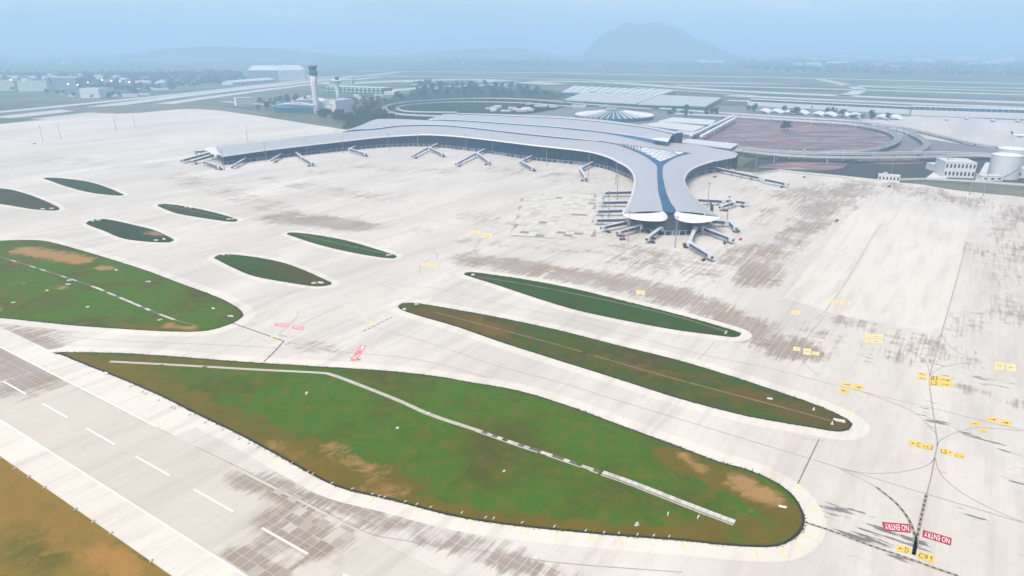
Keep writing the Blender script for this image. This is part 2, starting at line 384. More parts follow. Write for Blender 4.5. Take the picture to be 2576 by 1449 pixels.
# worn zones of the concrete: (points along the zone, half width in metres, strength)
ST = [([(690, 548), (800, 556), (900, 570)], 32, 1.0), ([(430, 440), (600, 490), (720, 530)], 40, .62), ([(930, 552), (1100, 590)], 22, .5),
      ([(1180, 650), (1330, 672), (1480, 700), (1620, 725), (1760, 765), (1860, 808), (1980, 872)], 27, .95),
      ([(1200, 540), (1290, 570)], 40, .62), ([(1330, 500), (1480, 520)], 60, .5), ([(1340, 575), (1500, 590)], 28, .55),
      ([(1880, 705), (1950, 640), (2020, 580), (2090, 515), (2160, 448)], 22, .95), ([(2060, 520), (2160, 470), (2260, 470), (2576, 540)], 55, .72),
      ([(1600, 650), (1900, 690)], 50, .68), ([(2030, 830), (2180, 870), (2300, 900)], 20, .6), ([(2440, 800), (2460, 850)], 22, .5), ([(2430, 980), (2576, 1020)], 10, .8),
      ([(2540, 560), (2576, 800)], 40, .6), ([(600, 1205), (720, 1235), (820, 1265)], 9, 1.0), ([(690, 1305), (760, 1340), (830, 1370)], 14, 1.0), ([(590, 1400), (680, 1449)], 10, 1.0),
      ([(840, 1262), (940, 1300), (1040, 1335), (1160, 1370), (1290, 1410), (1400, 1449)], 9, 1.0), ([(0, 850), (60, 885), (110, 950)], 32, .95), ([(-60, 940), (90, 985)], 16, .7),
      ([(720, 860), (860, 885)], 18, .55), ([(1250, 425), (1480, 450)], 60, .6), ([(900, 420), (1150, 430)], 50, .6), ([(640, 455), (900, 420)], 40, .6),
      ([(1560, 622), (1750, 645), (1900, 625)], 26, .72), ([(2250, 560), (2520, 640)], 50, .5), ([(2120, 800), (2420, 900)], 26, .62), ([(1500, 640), (1150, 600)], 18, .62), ([(1990, 500), (2060, 470)], 40, .75), ([(1900, 560), (1960, 520)], 26, .6), ([(760, 470), (980, 500)], 40, .62), ([(1860, 843), (1960, 860), (2060, 885)], 9, 1.0), ([(2200, 640), (2130, 740)], 14, .3), ([(1900, 480), (2000, 500)], 50, .6), ([(100, 400), (420, 420)], 60, .55)]
FL = [([(2090, 1290), (2160, 1330), (2280, 1375)], 13, 1.0), ([(2330, 1050), (2400, 1080), (2490, 1115)], 9, .9), ([(2200, 960), (2340, 1000)], 9, .6),
      ([(2420, 830), (2450, 780)], 26, .55), ([(2230, 1390), (2350, 1420)], 10, .6), ([(2480, 950), (2576, 990)], 14, .7), ([(2560, 1150), (2576, 1230)], 12, .8),
      ([(870, 1310), (1010, 1345)], 4, .7), ([(2060, 870), (2200, 900)], 20, .5), ([(940, 705), (1010, 735)], 14, .6), ([(620, 825), (720, 850)], 14, .6), ([(780, 880), (900, 900)], 14, .5),
      ([(1850, 640), (2000, 560)], 30, .45), ([(2100, 1180), (2300, 1230)], 12, .4), ([(2380, 1180), (2560, 1240)], 14, .5), ([(2200, 900), (2420, 950)], 16, .6), ([(2420, 1290), (2576, 1380)], 14, .5), ([(1880, 850), (2040, 890)], 12, .7), ([(2250, 1270), (2400, 1300)], 8, .4)]
def wear(L):
    L = [(gl(p), w, s) for p, w, s in L]
    def f(P):
        r = np.zeros(len(P))
        for p, w, s in L: r = np.maximum(r, s*np.clip(1.35-segdist(P, p)/w*.85, 0, 1))
        return r
    return f
STAIN, FLAKE = wear(ST), wear(FL)

ap = gl([(-700, 420), (-200, 330), (0, 312), (250, 286), (480, 268), (640, 290), (860, 325), (1100, 345), (1500, 372), (1830, 405), (1855, 436), (1900, 440), (1958, 431), (2003, 436), (2126, 448), (2300, 462), (2576, 496)])
ap += [Vector((1300, 760, 0)), Vector((1300, 100, 0)), Vector((-700, 100, 0)), Vector((-1500, 500, 0))]
pts = [(x, y) for x in np.arange(-700, 800, 11.) for y in np.arange(160, 640, 11.)]+[(x, y) for x in np.arange(-1500, 1300, 24.) for y in np.arange(645, 2300, 24.)]
pts = np.array(pts)+rng.uniform(-2, 2, (len(pts), 2)); pts = pts[inside(pts, ap)]
apron = struct(fill('apron', ap, pts, 0.0, {'stain': STAIN, 'flake': FLAKE}, 'apron_concrete'))

# bare worn panels beside the terminal finger (one by one)
def unit_slab(a, b, h=.03):
    m = MB(); m.box((0, 0, h/2), (a, b, h)); return m.mesh('concrete_slab')
SL = unit_slab(9.75, 9.75); SL2 = unit_slab(9.75, 19.75); SL3 = unit_slab(4.88, 4.88, .02)
def slabs(poly, a, b, meshes, parent, keep=1.0, cap=300, z=.012, rot=0.0, mat='slab_concrete'):
    P = gl(poly); e1 = Vector((math.cos(A1+rot), math.sin(A1+rot), 0)); e2 = Vector((-e1.y, e1.x, 0))
    us = [p.dot(e1) for p in P]; vs = [p.dot(e2) for p in P]; n = 0
    for i in range(int(min(us)//a), int(max(us)//a)+1):
        for j in range(int(min(vs)//b), int(max(vs)//b)+1):
            c = e1*((i+.5)*a)+e2*((j+.5)*b)
            if not inside(np.array([[c.x, c.y]]), P)[0] or random.random() > keep or n >= cap: continue
            o = link('concrete_slab', random.choice(meshes), mat, parent, (c.x, c.y, z), A1+rot); n += 1
    return n
slabs([(1288, 594), (1312, 492), (1400, 486), (1500, 488), (1496, 560), (1500, 596), (1400, 600)], 10, 10, [SL], apron, .97, 295, rot=R(18), mat='slab_apron')
m = MB(); m.add([(p.x, p.y, .008) for p in gl([(1288, 594), (1312, 492), (1400, 486), (1500, 488), (1496, 560), (1500, 596), (1400, 600)])], [tuple(range(7))]); obj('joint_bed', m, 'joint_dark', apron)

sheet_pad = MB(); sheet_pad.add([(p.x, p.y, .015) for p in gl([(1972, 748), (2142, 534), (2160, 526), (2205, 524), (2440, 558), (2372, 822), (2330, 832), (2100, 790)])], [tuple(range(8))]); obj('pale_concrete_pad', sheet_pad, 'pad_concrete', apron)
# the runway with its shoulders and stripes
rc0 = gp(10, 960); rdir = (gp(791, 1403)-rc0).normalized(); rn = Vector((-rdir.y, rdir.x, 0))
def rw(s, t): return rc0+rdir*s+rn*t
pl = [rw(-900, -22.6), rw(420, -22.6), rw(420, 22.6), rw(-900, 22.6)]
pts = np.array([tuple(rw(s, t))[:2] for s in np.arange(-200, 420, 6.) for t in np.arange(-21, 22, 6.)])
runway = struct(fill('runway', pl, pts, .03, {'stain': STAIN, 'flake': FLAKE}, 'runway_concrete'))
m = MB(); m.add([rw(-900, -38), rw(420, -38), rw(420, -22.6), rw(-900, -22.6)], [(0, 1, 2, 3)])
m.add([rw(-300, 22.6), rw(150, 22.6), rw(150, 38.5), rw(-300, 38.5)], [(0, 1, 2, 3)])
for i in range(len(m.v)): m.v[i] = (m.v[i][0], m.v[i][1], .02)
obj('shoulder', m, 'shoulder_concrete', runway)
for a, s0, s1 in ((-22.2, -900, 420), (22.2, -300, 132)):
    m = MB(); P = [rw(s0, a), rw(s1, a)]; m.ribbon(P, .75, .05); obj('edge_line', m, 'paint_white', runway)
st = (gp(70, 995)-rc0).length
for k in range(-3, 7):
    m = MB(); m.ribbon([rw(k*50.3, 0), rw(k*50.3+29.7, 0)], .95, .05); obj('centreline_stripe', m, 'paint_white', runway)
for poly, kp in (([(570, 1215), (640, 1190), (770, 1230), (800, 1262), (730, 1262), (640, 1240)], .22), ([(690, 1290), (760, 1275), (900, 1335), (880, 1385), (800, 1385), (700, 1330)], .30), ([(570, 1400), (640, 1385), (740, 1440), (700, 1500), (640, 1470)], .30)):
    slabs(poly, 5, 5, [SL3], runway, kp, 90, .038)

# grass islands between the taxiways
ISL = {
 'near': [(145, 887), (300, 889), (430, 897), (600, 910), (760, 920), (950, 932), (1080, 945), (1200, 965), (1310, 985), (1430, 1022), (1560, 1070), (1718, 1128), (1801, 1160), (1868, 1178), (1935, 1205), (1985, 1238), (2015, 1278), (2023, 1313), (2008, 1345), (1968, 1370), (1918, 1376), (1820, 1371), (1718, 1360), (1559, 1348), (1426, 1336), (1259, 1318), (1126, 1295), (992, 1260), (859, 1228), (780, 1191), (700, 1146), (600, 1092), (500, 1044), (400, 994), (300, 951), (220, 919), (160, 894)],
 'long': [(1003, 770), (1018, 763), (1055, 764), (1150, 780), (1260, 800), (1400, 830), (1550, 868), (1700, 905), (1850, 950), (2000, 1000), (2080, 1030), (2130, 1055), (2142, 1069), (2130, 1082), (2100, 1085), (2040, 1075), (1950, 1060), (1850, 1040), (1700, 1000), (1550, 952), (1400, 905), (1250, 857), (1150, 822), (1060, 796), (1012, 780)],
 'upper': [(1168, 690), (1185, 685), (1230, 690), (1330, 705), (1450, 728), (1560, 755), (1680, 785), (1780, 812), (1850, 833), (1862, 841), (1848, 848), (1800, 843), (1700, 830), (1580, 808), (1450, 780), (1350, 750), (1260, 720), (1190, 698)],
 'left': [(-350, 640), (-150, 614), (0, 606), (60, 604), (120, 608), (220, 635), (350, 675), (450, 712), (540, 745), (590, 770), (610, 788), (606, 800), (580, 815), (520, 832), (440, 834), (350, 830), (200, 820), (100, 810), (0, 800), (-200, 785), (-400, 760)],
 'oval': [(540, 648), (560, 640), (620, 644), (700, 658), (760, 678), (820, 705), (833, 712), (825, 718), (790, 720), (720, 710), (640, 695), (590, 675), (550, 655)],
 'slim': [(722, 588), (740, 585), (800, 592), (870, 605), (940, 625), (990, 641), (996, 646), (985, 650), (940, 645), (860, 630), (790, 612), (735, 594)],
 'oval2': [(218, 560), (235, 553), (270, 552), (340, 567), (390, 580), (430, 599), (436, 605), (420, 610), (370, 608), (310, 600), (260, 580), (225, 567)],
 'slim2': [(397, 516), (415, 513), (470, 520), (540, 535), (590, 550), (597, 555), (580, 558), (520, 550), (450, 538), (410, 524)],
 'far': [(110, 448), (150, 448), (220, 457), (270, 472), (305, 487), (311, 490), (295, 492), (230, 485), (170, 470), (130, 456)],
 'edge': [(-160, 466), (0, 474), (50, 483), (100, 500), (140, 518), (149, 526), (135, 530), (80, 526), (0, 513), (-160, 492)]}
DRY = {'near': [([(160, 892), (330, 965), (520, 1048), (700, 1130), (860, 1205)], 17, .8), ([(900, 1205), (1000, 1235)], 16, .9), ([(990, 1255), (1200, 1305), (1500, 1338), (1800, 1360)], 6, 1.0), ([(1700, 1150), (1900, 1240), (1980, 1300)], 11, .9), ([(300, 905), (700, 925)], 12, .6), ([(200, 915), (420, 960)], 18, .6), ([(1150, 1010), (1600, 1120)], 10, .28), ([(600, 1000), (800, 1080)], 14, .25), ([(1750, 1330), (1960, 1340)], 9, .75), ([(1560, 1220), (1700, 1300)], 7, .4)],
       'long': [([(1080, 785), (1180, 808), (1260, 835)], 14, .9), ([(1020, 775), (1300, 850), (1700, 955), (2000, 1030)], 16, .42), ([(1850, 990), (2100, 1065)], 11, .85), ([(1560, 915), (1700, 950)], 5, .7)],
       'upper': [([(1190, 692), (1260, 705)], 8, .4)], 'left': [([(300, 828), (470, 833)], 10, .8), ([(0, 640), (60, 660)], 20, .5), ([(-100, 700), (0, 760)], 30, .4)],
       'oval': [([(700, 665), (820, 710)], 16, .9), ([(560, 650), (620, 665)], 12, .4)], 'oval2': [([(390, 590)], 12, .6)], 'slim2': [([(410, 520), (520, 545)], 20, .5)],
       'edge': [([(0, 490), (130, 520)], 40, .6)], 'far': [([(110, 448)], 10, .3)], 'slim': [([(725, 588)], 6, .4)]}
ERT = {'near': [([(1855, 1215), (1940, 1255)], 7.5, 1.0), ([(1715, 1148), (1760, 1180)], 5, .85), ([(830, 1130), (950, 1190)], 8, .62), ([(1890, 1290)], 4, .7), ([(680, 1115), (760, 1150)], 6, .5), ([(930, 1225), (1010, 1240)], 7, .6)],
       'left': [([(60, 630), (150, 645), (205, 657)], 14, 1.0), ([(255, 673), (270, 676)], 8, .9), ([(40, 715)], 7, .85), ([(150, 725)], 8, .8), ([(430, 740)], 4, .8), ([(420, 822), (490, 828)], 5, .8), ([(0, 778)], 6, .8)],
       'oval2': [([(375, 585), (405, 592)], 10, 1.0)], 'long': [([(1745, 948)], 3, .6)], 'oval': [([(760, 690), (800, 706)], 6, .6)]}
island = {}
for nm, px in ISL.items():
    P = crom(gl(px), 4, True); area = np.array([(p.x, p.y) for p in P])
    near = nm in ('near', 'long', 'upper', 'left')
    stp = 4.5 if nm == 'near' else 7 if near else 12
    pts = np.array([(x, y) for x in np.arange(area[:, 0].min(), area[:, 0].max(), stp) for y in np.arange(area[:, 1].min(), area[:, 1].max(), stp)])
    pts += rng.uniform(-stp*.3, stp*.3, pts.shape); pts = pts[inside(pts, P)]; pts = pts[segdist(pts, P+P[:1]) > stp*.45]
    def rl(Q, P=P): d = segdist(Q, P+P[:1]); return np.clip(d/10, 0, 1)*.35+np.sin(Q[:, 0]*.21)*np.cos(Q[:, 1]*.17)*.10*np.clip(d/6, 0, 1)
    o = struct(fill('grass_island', P, pts, .07, {'dry': wear(DRY.get(nm, [])), 'earth': wear(ERT.get(nm, []))}, {'near': 'grass', 'left': 'grass', 'long': 'olive_grass', 'upper': 'deep_grass', 'oval': 'deep_grass', 'slim': 'deep_grass'}.get(nm, 'dull_grass'), rl))
    island[nm] = (o, P)
    # paler paved shoulder round the island
    w = {'near': 9, 'long': 9, 'upper': 8, 'left': 9}.get(nm, 7)
    sgn = 1 if sum((P[i].x*P[(i+1) % len(P)].y-P[(i+1) % len(P)].x*P[i].y) for i in range(len(P))) < 0 else -1
    Q = offs(P, sgn*w, True); I = offs(P, -sgn*.4, True)
    for a in I+Q: a.z = .055
    m = MB(); m.loft(I+I[:1], Q+Q[:1]); struct(obj('taxiway_shoulder', m, 'shoulder_concrete'))
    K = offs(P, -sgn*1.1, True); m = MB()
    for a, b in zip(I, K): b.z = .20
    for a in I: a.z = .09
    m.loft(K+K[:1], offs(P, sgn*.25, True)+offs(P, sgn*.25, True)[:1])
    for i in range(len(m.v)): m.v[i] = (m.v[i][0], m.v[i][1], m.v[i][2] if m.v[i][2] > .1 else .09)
    obj('dark_edge', m, 'edge_dark', o)  # dark rim ring: dark grass and kerb shadow put into one colour
    # weeds: tufts of blades along the rim and here and there inside
    nt_ = {'near': 5200, 'long': 2600, 'upper': 1700, 'left': 2600}.get(nm, 350); m = MB()
    rim = resample(P+P[:1], .9)
    for k in range(nt_):
        if k < nt_*.55: q = random.choice(rim)+Vector((random.gauss(0, .5), random.gauss(0, .5), 0))
        else: q = Vector((*pts[random.randrange(len(pts))], 0))+Vector((random.uniform(-3, 3), random.uniform(-3, 3), 0))
        h = random.uniform(.2, .5)
        for b in range(3):
            a = random.uniform(0, 6.28); w2 = random.uniform(.12, .3); c, s_ = math.cos(a), math.sin(a); l = random.uniform(.1, .6)
            m.add([(q.x-c*w2, q.y-s_*w2, .05), (q.x+c*w2, q.y+s_*w2, .05), (q.x-s_*l, q.y+c*l, .1+h)], [(0, 1, 2)])
    w_ = obj('weed_tufts', m, 'weed' if 'weed' in MATS else 'foliage', o); w_['kind'] = 'stuff'
vp = [rw(-900, -38.4), rw(420, -38.4), rw(420, -300), rw(-900, -300)]
pts = np.array([tuple(rw(s, t))[:2] for s in np.arange(-200, 300, 6.) for t in np.arange(-120, -39, 5.)])
verge = struct(fill('grass_verge', vp, pts, .05, {'dry': wear([([(0, 1200), (200, 1320), (400, 1449)], 18, .6)]), 'earth': wear([([(240, 1395), (330, 1430)], 8, .9), ([(60, 1290)], 6, .4)])}, 'verge_grass'))

# drains and mown tracks in the grass
def piece_strip(thing_, name, path, w, h, step, mats, z=.12, skip=0.0):
    P = resample(path, step)
    for a, b in zip(P, P[1:]):
        if random.random() < skip: continue
        d = (b-a).normalized()*.08; m = MB()
        zz = z+random.uniform(-.05, .05); m.bar(Vector((a.x, a.y, zz))+d, Vector((b.x, b.y, zz))-d, w, h); obj(name, m, random.choice(mats), thing_)
t = thing('drainage_channel', 'long concrete drainage channel with broken covers across the nearest grass island', 'drain')
pa = crom(gl([(277, 911), (450, 920), (640, 931), (800, 939), (830, 943)]), 4)
m = MB(); m.ribbon(pa, 2.6, .5); obj('channel_bed', m, 'drain_concrete', t)
pb = crom(gl([(826, 942), (860, 953), (1000, 1008), (1080, 1044), (1200, 1084)]), 4)
piece_strip(t, 'cover_slab', pb, 2.7, .3, 6, ['drain_concrete'], .42)
pc = crom(gl([(1200, 1084), (1290, 1116), (1400, 1152), (1508, 1190)]), 4)
m = MB(); m.ribbon(offs(pc, .3), 2.4, .47); obj('open_channel', m, 'drain_dark', t)
piece_strip(t, 'channel_kerb', offs(pc, -1.4), .5, .4, 5, ['drain_concrete'], .5, .12)
piece_strip(t, 'cover_slab', pc, 2.2, .3, 3.4, ['block_pale', 'drain_concrete'], .5, .55)
pd = crom(gl([(1515, 1192), (1600, 1222), (1740, 1277), (1848, 1318)]), 4)
m = MB(); m.ribbon(pd, 4.0, .48); obj('open_channel', m, 'drain_dark', t)
piece_strip(t, 'cover_slab', offs(pd, .5), 2.5, .5, 3.2, ['block_pale', 'wall_cream', 'drain_concrete', 'block_pale'], .62)
piece_strip(t, 'channel_kerb', offs(pd, -1.9), .45, .5, 6, ['drain_concrete'], .6)
t = thing('drainage_channel', 'narrow grey drainage channel crossing the large left grass island', 'drain')
pa = crom(gl([(-40, 635), (70, 668), (220, 717), (290, 745), (390, 787), (440, 806)]), 4)
piece_strip(t, 'cover_slab', pa[:9], 1.8, .3, 9, ['drain_concrete', 'drain_dark', 'path_tan'], .38)
piece_strip(t, 'cover_slab', pa[8:], 2.2, .3, 7, ['drain_concrete', 'block_pale', 'drain_concrete', 'drain_dark'], .42)
for nm, px, w, mt in (('long', [(1095, 787), (1250, 828), (1400, 868), (1560, 915), (1700, 955), (1850, 995), (2000, 1035), (2088, 1060)], 1.3, 'path_tan'), ('upper', [(1200, 697), (1320, 716), (1450, 741), (1560, 764), (1700, 797), (1828, 836)], 2.4, 'path_pale'), ('left', [(440, 806), (500, 822)], 1.4, 'path_tan'), ('slim', [(745, 589), (860, 615), (975, 641)], 2.0, 'path_pale'), ('slim2', [(420, 518), (500, 534), (580, 552)], 2.2, 'path_pale')):
    m = MB(); m.ribbon(crom(gl(px), 5), w, .47); obj('mown_track', m, mt, island[nm][0])

# taxi lines
def line(px, w, mat='line_dark', z=.085, n=5, dash=None, under=None):
    P = crom(gl(px), n)
    m = MB()
    if dash is None: m.ribbon(P, w, z)
    else:
        Q = resample(P, dash)
        for i in range(0, len(Q)-1, 2): m.ribbon([Q[i], Q[i+1]], w, z)
    return obj('taxi_line', m, mat, apron)
for px in ([(859, 798), (959, 828), (1092, 866.5), (1136, 881.5), (1226, 913), (1342, 945), (1422, 966), (1559, 1009), (1718, 1057), (1851, 1098), (2028, 1151), (2108, 1176), (2331, 1243), (2576, 1316)],
           [(959, 711), (1126, 730), (1259, 766), (1393, 793), (1559, 836.5), (1718, 880), (1818, 903), (1951, 930), (2078, 963), (2211, 996), (2341, 1026), (2468, 1058), (2576, 1083)],
           [(2435, 600), (2418, 663), (2405, 710), (2375, 816), (2368, 841), (2345, 923), (2338, 960), (2345, 1019), (2355, 1089), (2358, 1116), (2351, 1153), (2341, 1206), (2330, 1246)],
           [(2111, 1178), (2160, 1202), (2205, 1226)], [(2368, 841), (2350, 856), (2318, 864), (2268, 866), (2231, 861)], [(2368, 841), (2385, 866), (2418, 890), (2468, 906)],
           [(2235, 860), (2285, 880), (2318, 903), (2335, 923), (2338, 945)], [(2338, 945), (2368, 925), (2418, 915), (2468, 913)], [(2171, 986), (2251, 1016), (2301, 1039), (2335, 1069), (2355, 1091)],
           [(2357, 1120), (2371, 1104), (2418, 1084), (2468, 1076), (2571, 1084)], [(2351, 1153), (2335, 1169), (2301, 1181), (2251, 1189), (2185, 1191), (2125, 1181)], [(2353, 1153), (2361, 1183), (2385, 1213), (2435, 1249), (2501, 1283), (2571, 1313)],
           [(2075, 783), (2118, 726), (2168, 643), (2201, 586), (2218, 566), (2240, 561)], [(2075, 793), (2058, 816), (2030, 850), (2012, 880), (2015, 905), (2060, 945)],
           [(466, 440), (577, 461.6), (694, 480), (859, 511), (992, 538), (1092, 555), (1176, 571), (1279, 596), (1393, 611), (1526, 640), (1718, 670)],
           [(1798, 860), (1758, 905)], [(1876, 775), (1841, 813)], [(1162, 710), (1086, 750)], [(748, 731), (640, 775)], [(750, 780), (745, 800), (700, 842)], [(860, 767), (790, 800), (745, 825)],
           [(740, 862), (860, 885), (1000, 898), (1100, 915), (1226, 950)], [(1080, 628), (1100, 640), (1098, 652)], [(1060, 690), (1055, 675), (1075, 655)], [(1180, 640), (1195, 625), (1210, 600)],
           [(490, 1122), (700, 1225), (900, 1330), (1000, 1357), (1200, 1384), (1400, 1415), (1718, 1440)], [(0, 827), (200, 850), (360, 860), (560, 868), (700, 875)], [(1320, 492), (1300, 545), (1283, 594)], [(1283, 595), (1500, 606)]):
    line(px, .6 if min(p[1] for p in px) < 700 else .42)
for px, ds in (([(2330, 1246), (2315, 1313), (2298, 1396)], 2.0), ([(2205, 1226), (2251, 1263), (2281, 1299), (2298, 1336), (2303, 1366), (2298, 1396)], 2.0), ([(2025, 1314), (2101, 1339), (2185, 1371), (2268, 1399), (2351, 1429), (2410, 1449)], 1.3), ([(585, 813), (634, 830), (680, 846.5), (714, 858)], 3.0), ([(714, 858), (690, 885), (664, 910)], 3.0)):
    line(px, 1.5 if px[0][0] > 1000 else 1.3, 'line_tan', .08, 6); line(px, .7, 'paint_black', .10, 6, ds)
line([(2060, 1106), (2006, 1219)], .8, 'paint_black', .085, 6, 1.1); line([(986, 798), (909, 836)], .9, 'paint_black', .085, 4, 2.5)
line([(2022, 1103), (2082, 1111)], .5, 'line_dark', .085, 2, 2.0)
# pale tan shoulder bars fanning round the island ends
for a, b in (((1930, 1205), (1945, 1192)), ((2022, 1222), (2000, 1238)), ((2030, 1285), (2062, 1283)), ((2020, 1345), (2060, 1362)), ((2000, 1365), (2028, 1390)), ((1960, 1378), (1978, 1408)), ((1902, 1383), (1906, 1404)), ((1718, 1366), (1722, 1384)), ((1560, 1352), (1566, 1372)), ((1485, 1343), (1492, 1362)), ((1400, 1336), (1400, 1356)), ((1330, 1326), (1326, 1345)), ((1188, 1306), (1182, 1326)), ((1058, 1277), (1050, 1296)), ((942, 1250), (932, 1266)), ((1380, 1000), (1400, 990)), ((2136, 1045), (2152, 1030)), ((1200, 950), (1225, 940))):
    m = MB(); m.ribbon(gl([a, b]), .8, .075); obj('shoulder_bar', m, 'paint_yellow_worn', apron)

# painted panels with writing
def textmesh(s):
    cu = bpy.data.curves.new('lettering', 'FONT'); cu.body = s; cu.resolution_u = 3
    o = bpy.data.objects.new('lettering', cu); COL.objects.link(o)
    me = bpy.data.meshes.new_from_object(o.evaluated_get(bpy.context.evaluated_depsgraph_get())); bpy.data.objects.remove(o)
    xs = [v.co.x for v in me.vertices]; ys = [v.co.y for v in me.vertices]
    return [((v.co.x-min(xs))/(max(xs)-min(xs)), (v.co.y-min(ys))/(max(ys)-min(ys))) for v in me.vertices], [tuple(p.vertices) for p in me.polygons]
ARROW = ([(0, .42), (.6, .42), (.6, .2), (1, .5), (.6, .8), (.6, .58), (0, .58)], [(0, 1, 2, 3, 4, 5, 6)])
def panel(corners, items, mat, ink, name='painted_sign', w=0, edge=None):
    """corners: bottom-left, bottom-right, top-right, top-left as the writing reads; items: (text or arrow, x0, y0, x1, y1)"""
    C = gl(corners); b = MB(); b.add([(p.x, p.y, .10) for p in C], [(0, 1, 2, 3)]); o = obj(name, b, mat, apron)
    for it, x0, y0, x1, y1 in items:
        if it in ('>', '<', '^'):
            V = [(x, y) for x, y in ARROW[0]]; F = ARROW[1]
            if it == '<': V = [(1-x, y) for x, y in V]
            if it == '^': V = [(1-y, x) for x, y in V]
        else: V, F = textmesh(it)
        mb = MB(); vs = []
        for x, y in V:
            a = x0+(x1-x0)*x; c = y0+(y1-y0)*y; p = C[0]*((1-a)*(1-c))+C[1]*(a*(1-c))+C[2]*(a*c)+C[3]*((1-a)*c); vs.append((p.x, p.y, .125))
        mb.add(vs, F); obj('lettering', mb, ink, o)
    return o
panel([(2290, 1319), (2218, 1313), (2225, 1335), (2291, 1341)], [('NO ENTRY', .06, .16, .94, .84)], 'paint_red', 'paint_white')
panel([(2394, 1354), (2322, 1333), (2320, 1351), (2392, 1373)], [('NO ENTRY', .06, .16, .94, .84)], 'paint_red', 'paint_white')
panel([(2255, 1387), (2290, 1395), (2291, 1379), (2258, 1369)], [('D', .58, .12, .86, .88), ('<', .12, .25, .48, .75)], 'paint_yellow', 'paint_black')
panel([(2306, 1404), (2350, 1418), (2352, 1399), (2310, 1387)], [('C9', .08, .14, .60, .86), ('^', .70, .15, .92, .85)], 'paint_yellow', 'paint_black')
panel([(2287, 1120), (2318, 1128), (2320, 1114), (2290, 1106)], [('C', .60, .12, .86, .86), ('<', .14, .3, .48, .7)], 'paint_yellow', 'paint_black')
panel([(2319, 1127), (2347, 1134), (2350, 1122), (2321, 1116)], [('L2', .46, .1, .94, .88), ('<', .06, .3, .40, .7)], 'paint_yellow', 'paint_black')
panel([(2365, 1140), (2395, 1148), (2396, 1134), (2366, 1127)], [('L3', .06, .12, .52, .86), ('>', .60, .3, .94, .7)], 'paint_yellow', 'paint_black')
panel([(2400, 1149), (2425, 1156), (2427, 1144), (2401, 1139)], [('C', .1, .12, .40, .86), ('>', .5, .3, .92, .7)], 'paint_yellow', 'paint_black')
panel([(2338, 957), (2395, 965), (2398, 953), (2341, 943)], [('B3', .06, .1, .34, .9), ('>', .5, .25, .9, .75)], 'paint_yellow', 'paint_black')
panel([(2338, 969), (2396, 974), (2396, 966), (2338, 958)], [('L2', .06, .1, .34, .9), ('>', .5, .25, .9, .75)], 'paint_yellow', 'paint_black')
for c, d in (((2308, 936, 2331, 946), '<'), ((2308, 947, 2331, 957), '<'), ((2118, 962, 2143, 974), '>'), ((2146, 967, 2171, 982), '>'), ((2111, 976, 2135, 991), '<'), ((2440, 1061, 2468, 1072), '<'), ((2483, 1049, 2510, 1063), '>'), ((2516, 1056, 2543, 1072), '>'), ((2461, 1080, 2486, 1089), '<')):
    x0, y0, x1, y1 = c; panel([(x0, y1-3), (x1, y1), (x1+1, y0+3), (x0+1, y0)], [(d, .2, .2, .8, .8)], 'paint_yellow', 'paint_black')
for c in ((2175, 840, 2221, 852), (2175, 853, 2221, 865), (1995, 872, 2013, 884), (2020, 876, 2040, 894), (2042, 884, 2061, 895), (2080, 755, 2108, 764), (2112, 758, 2141, 768), (2502, 910, 2526, 932), (2530, 914, 2555, 936), (919, 806, 937, 815), (1060, 661, 1080, 672), (1082, 664, 1102, 675), (1184, 579, 1208, 590), (1212, 586, 1238, 599), (892, 531, 904, 537), (1166, 683, 1166, 683), (1990, 780, 2012, 792), (1600, 730, 1622, 742), (2384, 690, 2396, 696), (680, 845, 700, 852), (2420, 600, 2436, 608)):
    x0, y0, x1, y1 = c
    if x1 > x0: panel([(x0, y1-2), (x1, y1), (x1+1, y0+2), (x0+1, y0)], [('<' if x0 % 3 else '>', .25, .3, .75, .7)], 'paint_yellow_worn', 'line_tan')
panel([(896, 908), (880, 908), (907, 869), (923, 869)], [('I', .3, .80, .7, .95), ('D', .2, .66, .8, .78), ('L', .2, .28, .8, .42), ('3', .2, .12, .8, .25)], 'paint_red_worn', 'paint_white')
panel([(726, 823), (690, 820), (693, 812), (729, 815)], [('NO ENTRY', .06, .15, .94, .85)], 'paint_red_worn', 'paint_white')
panel([(762, 831), (734, 826), (737, 817), (766, 822)], [('NO ENTRY', .06, .15, .94, .85)], 'paint_red_worn', 'paint_white')

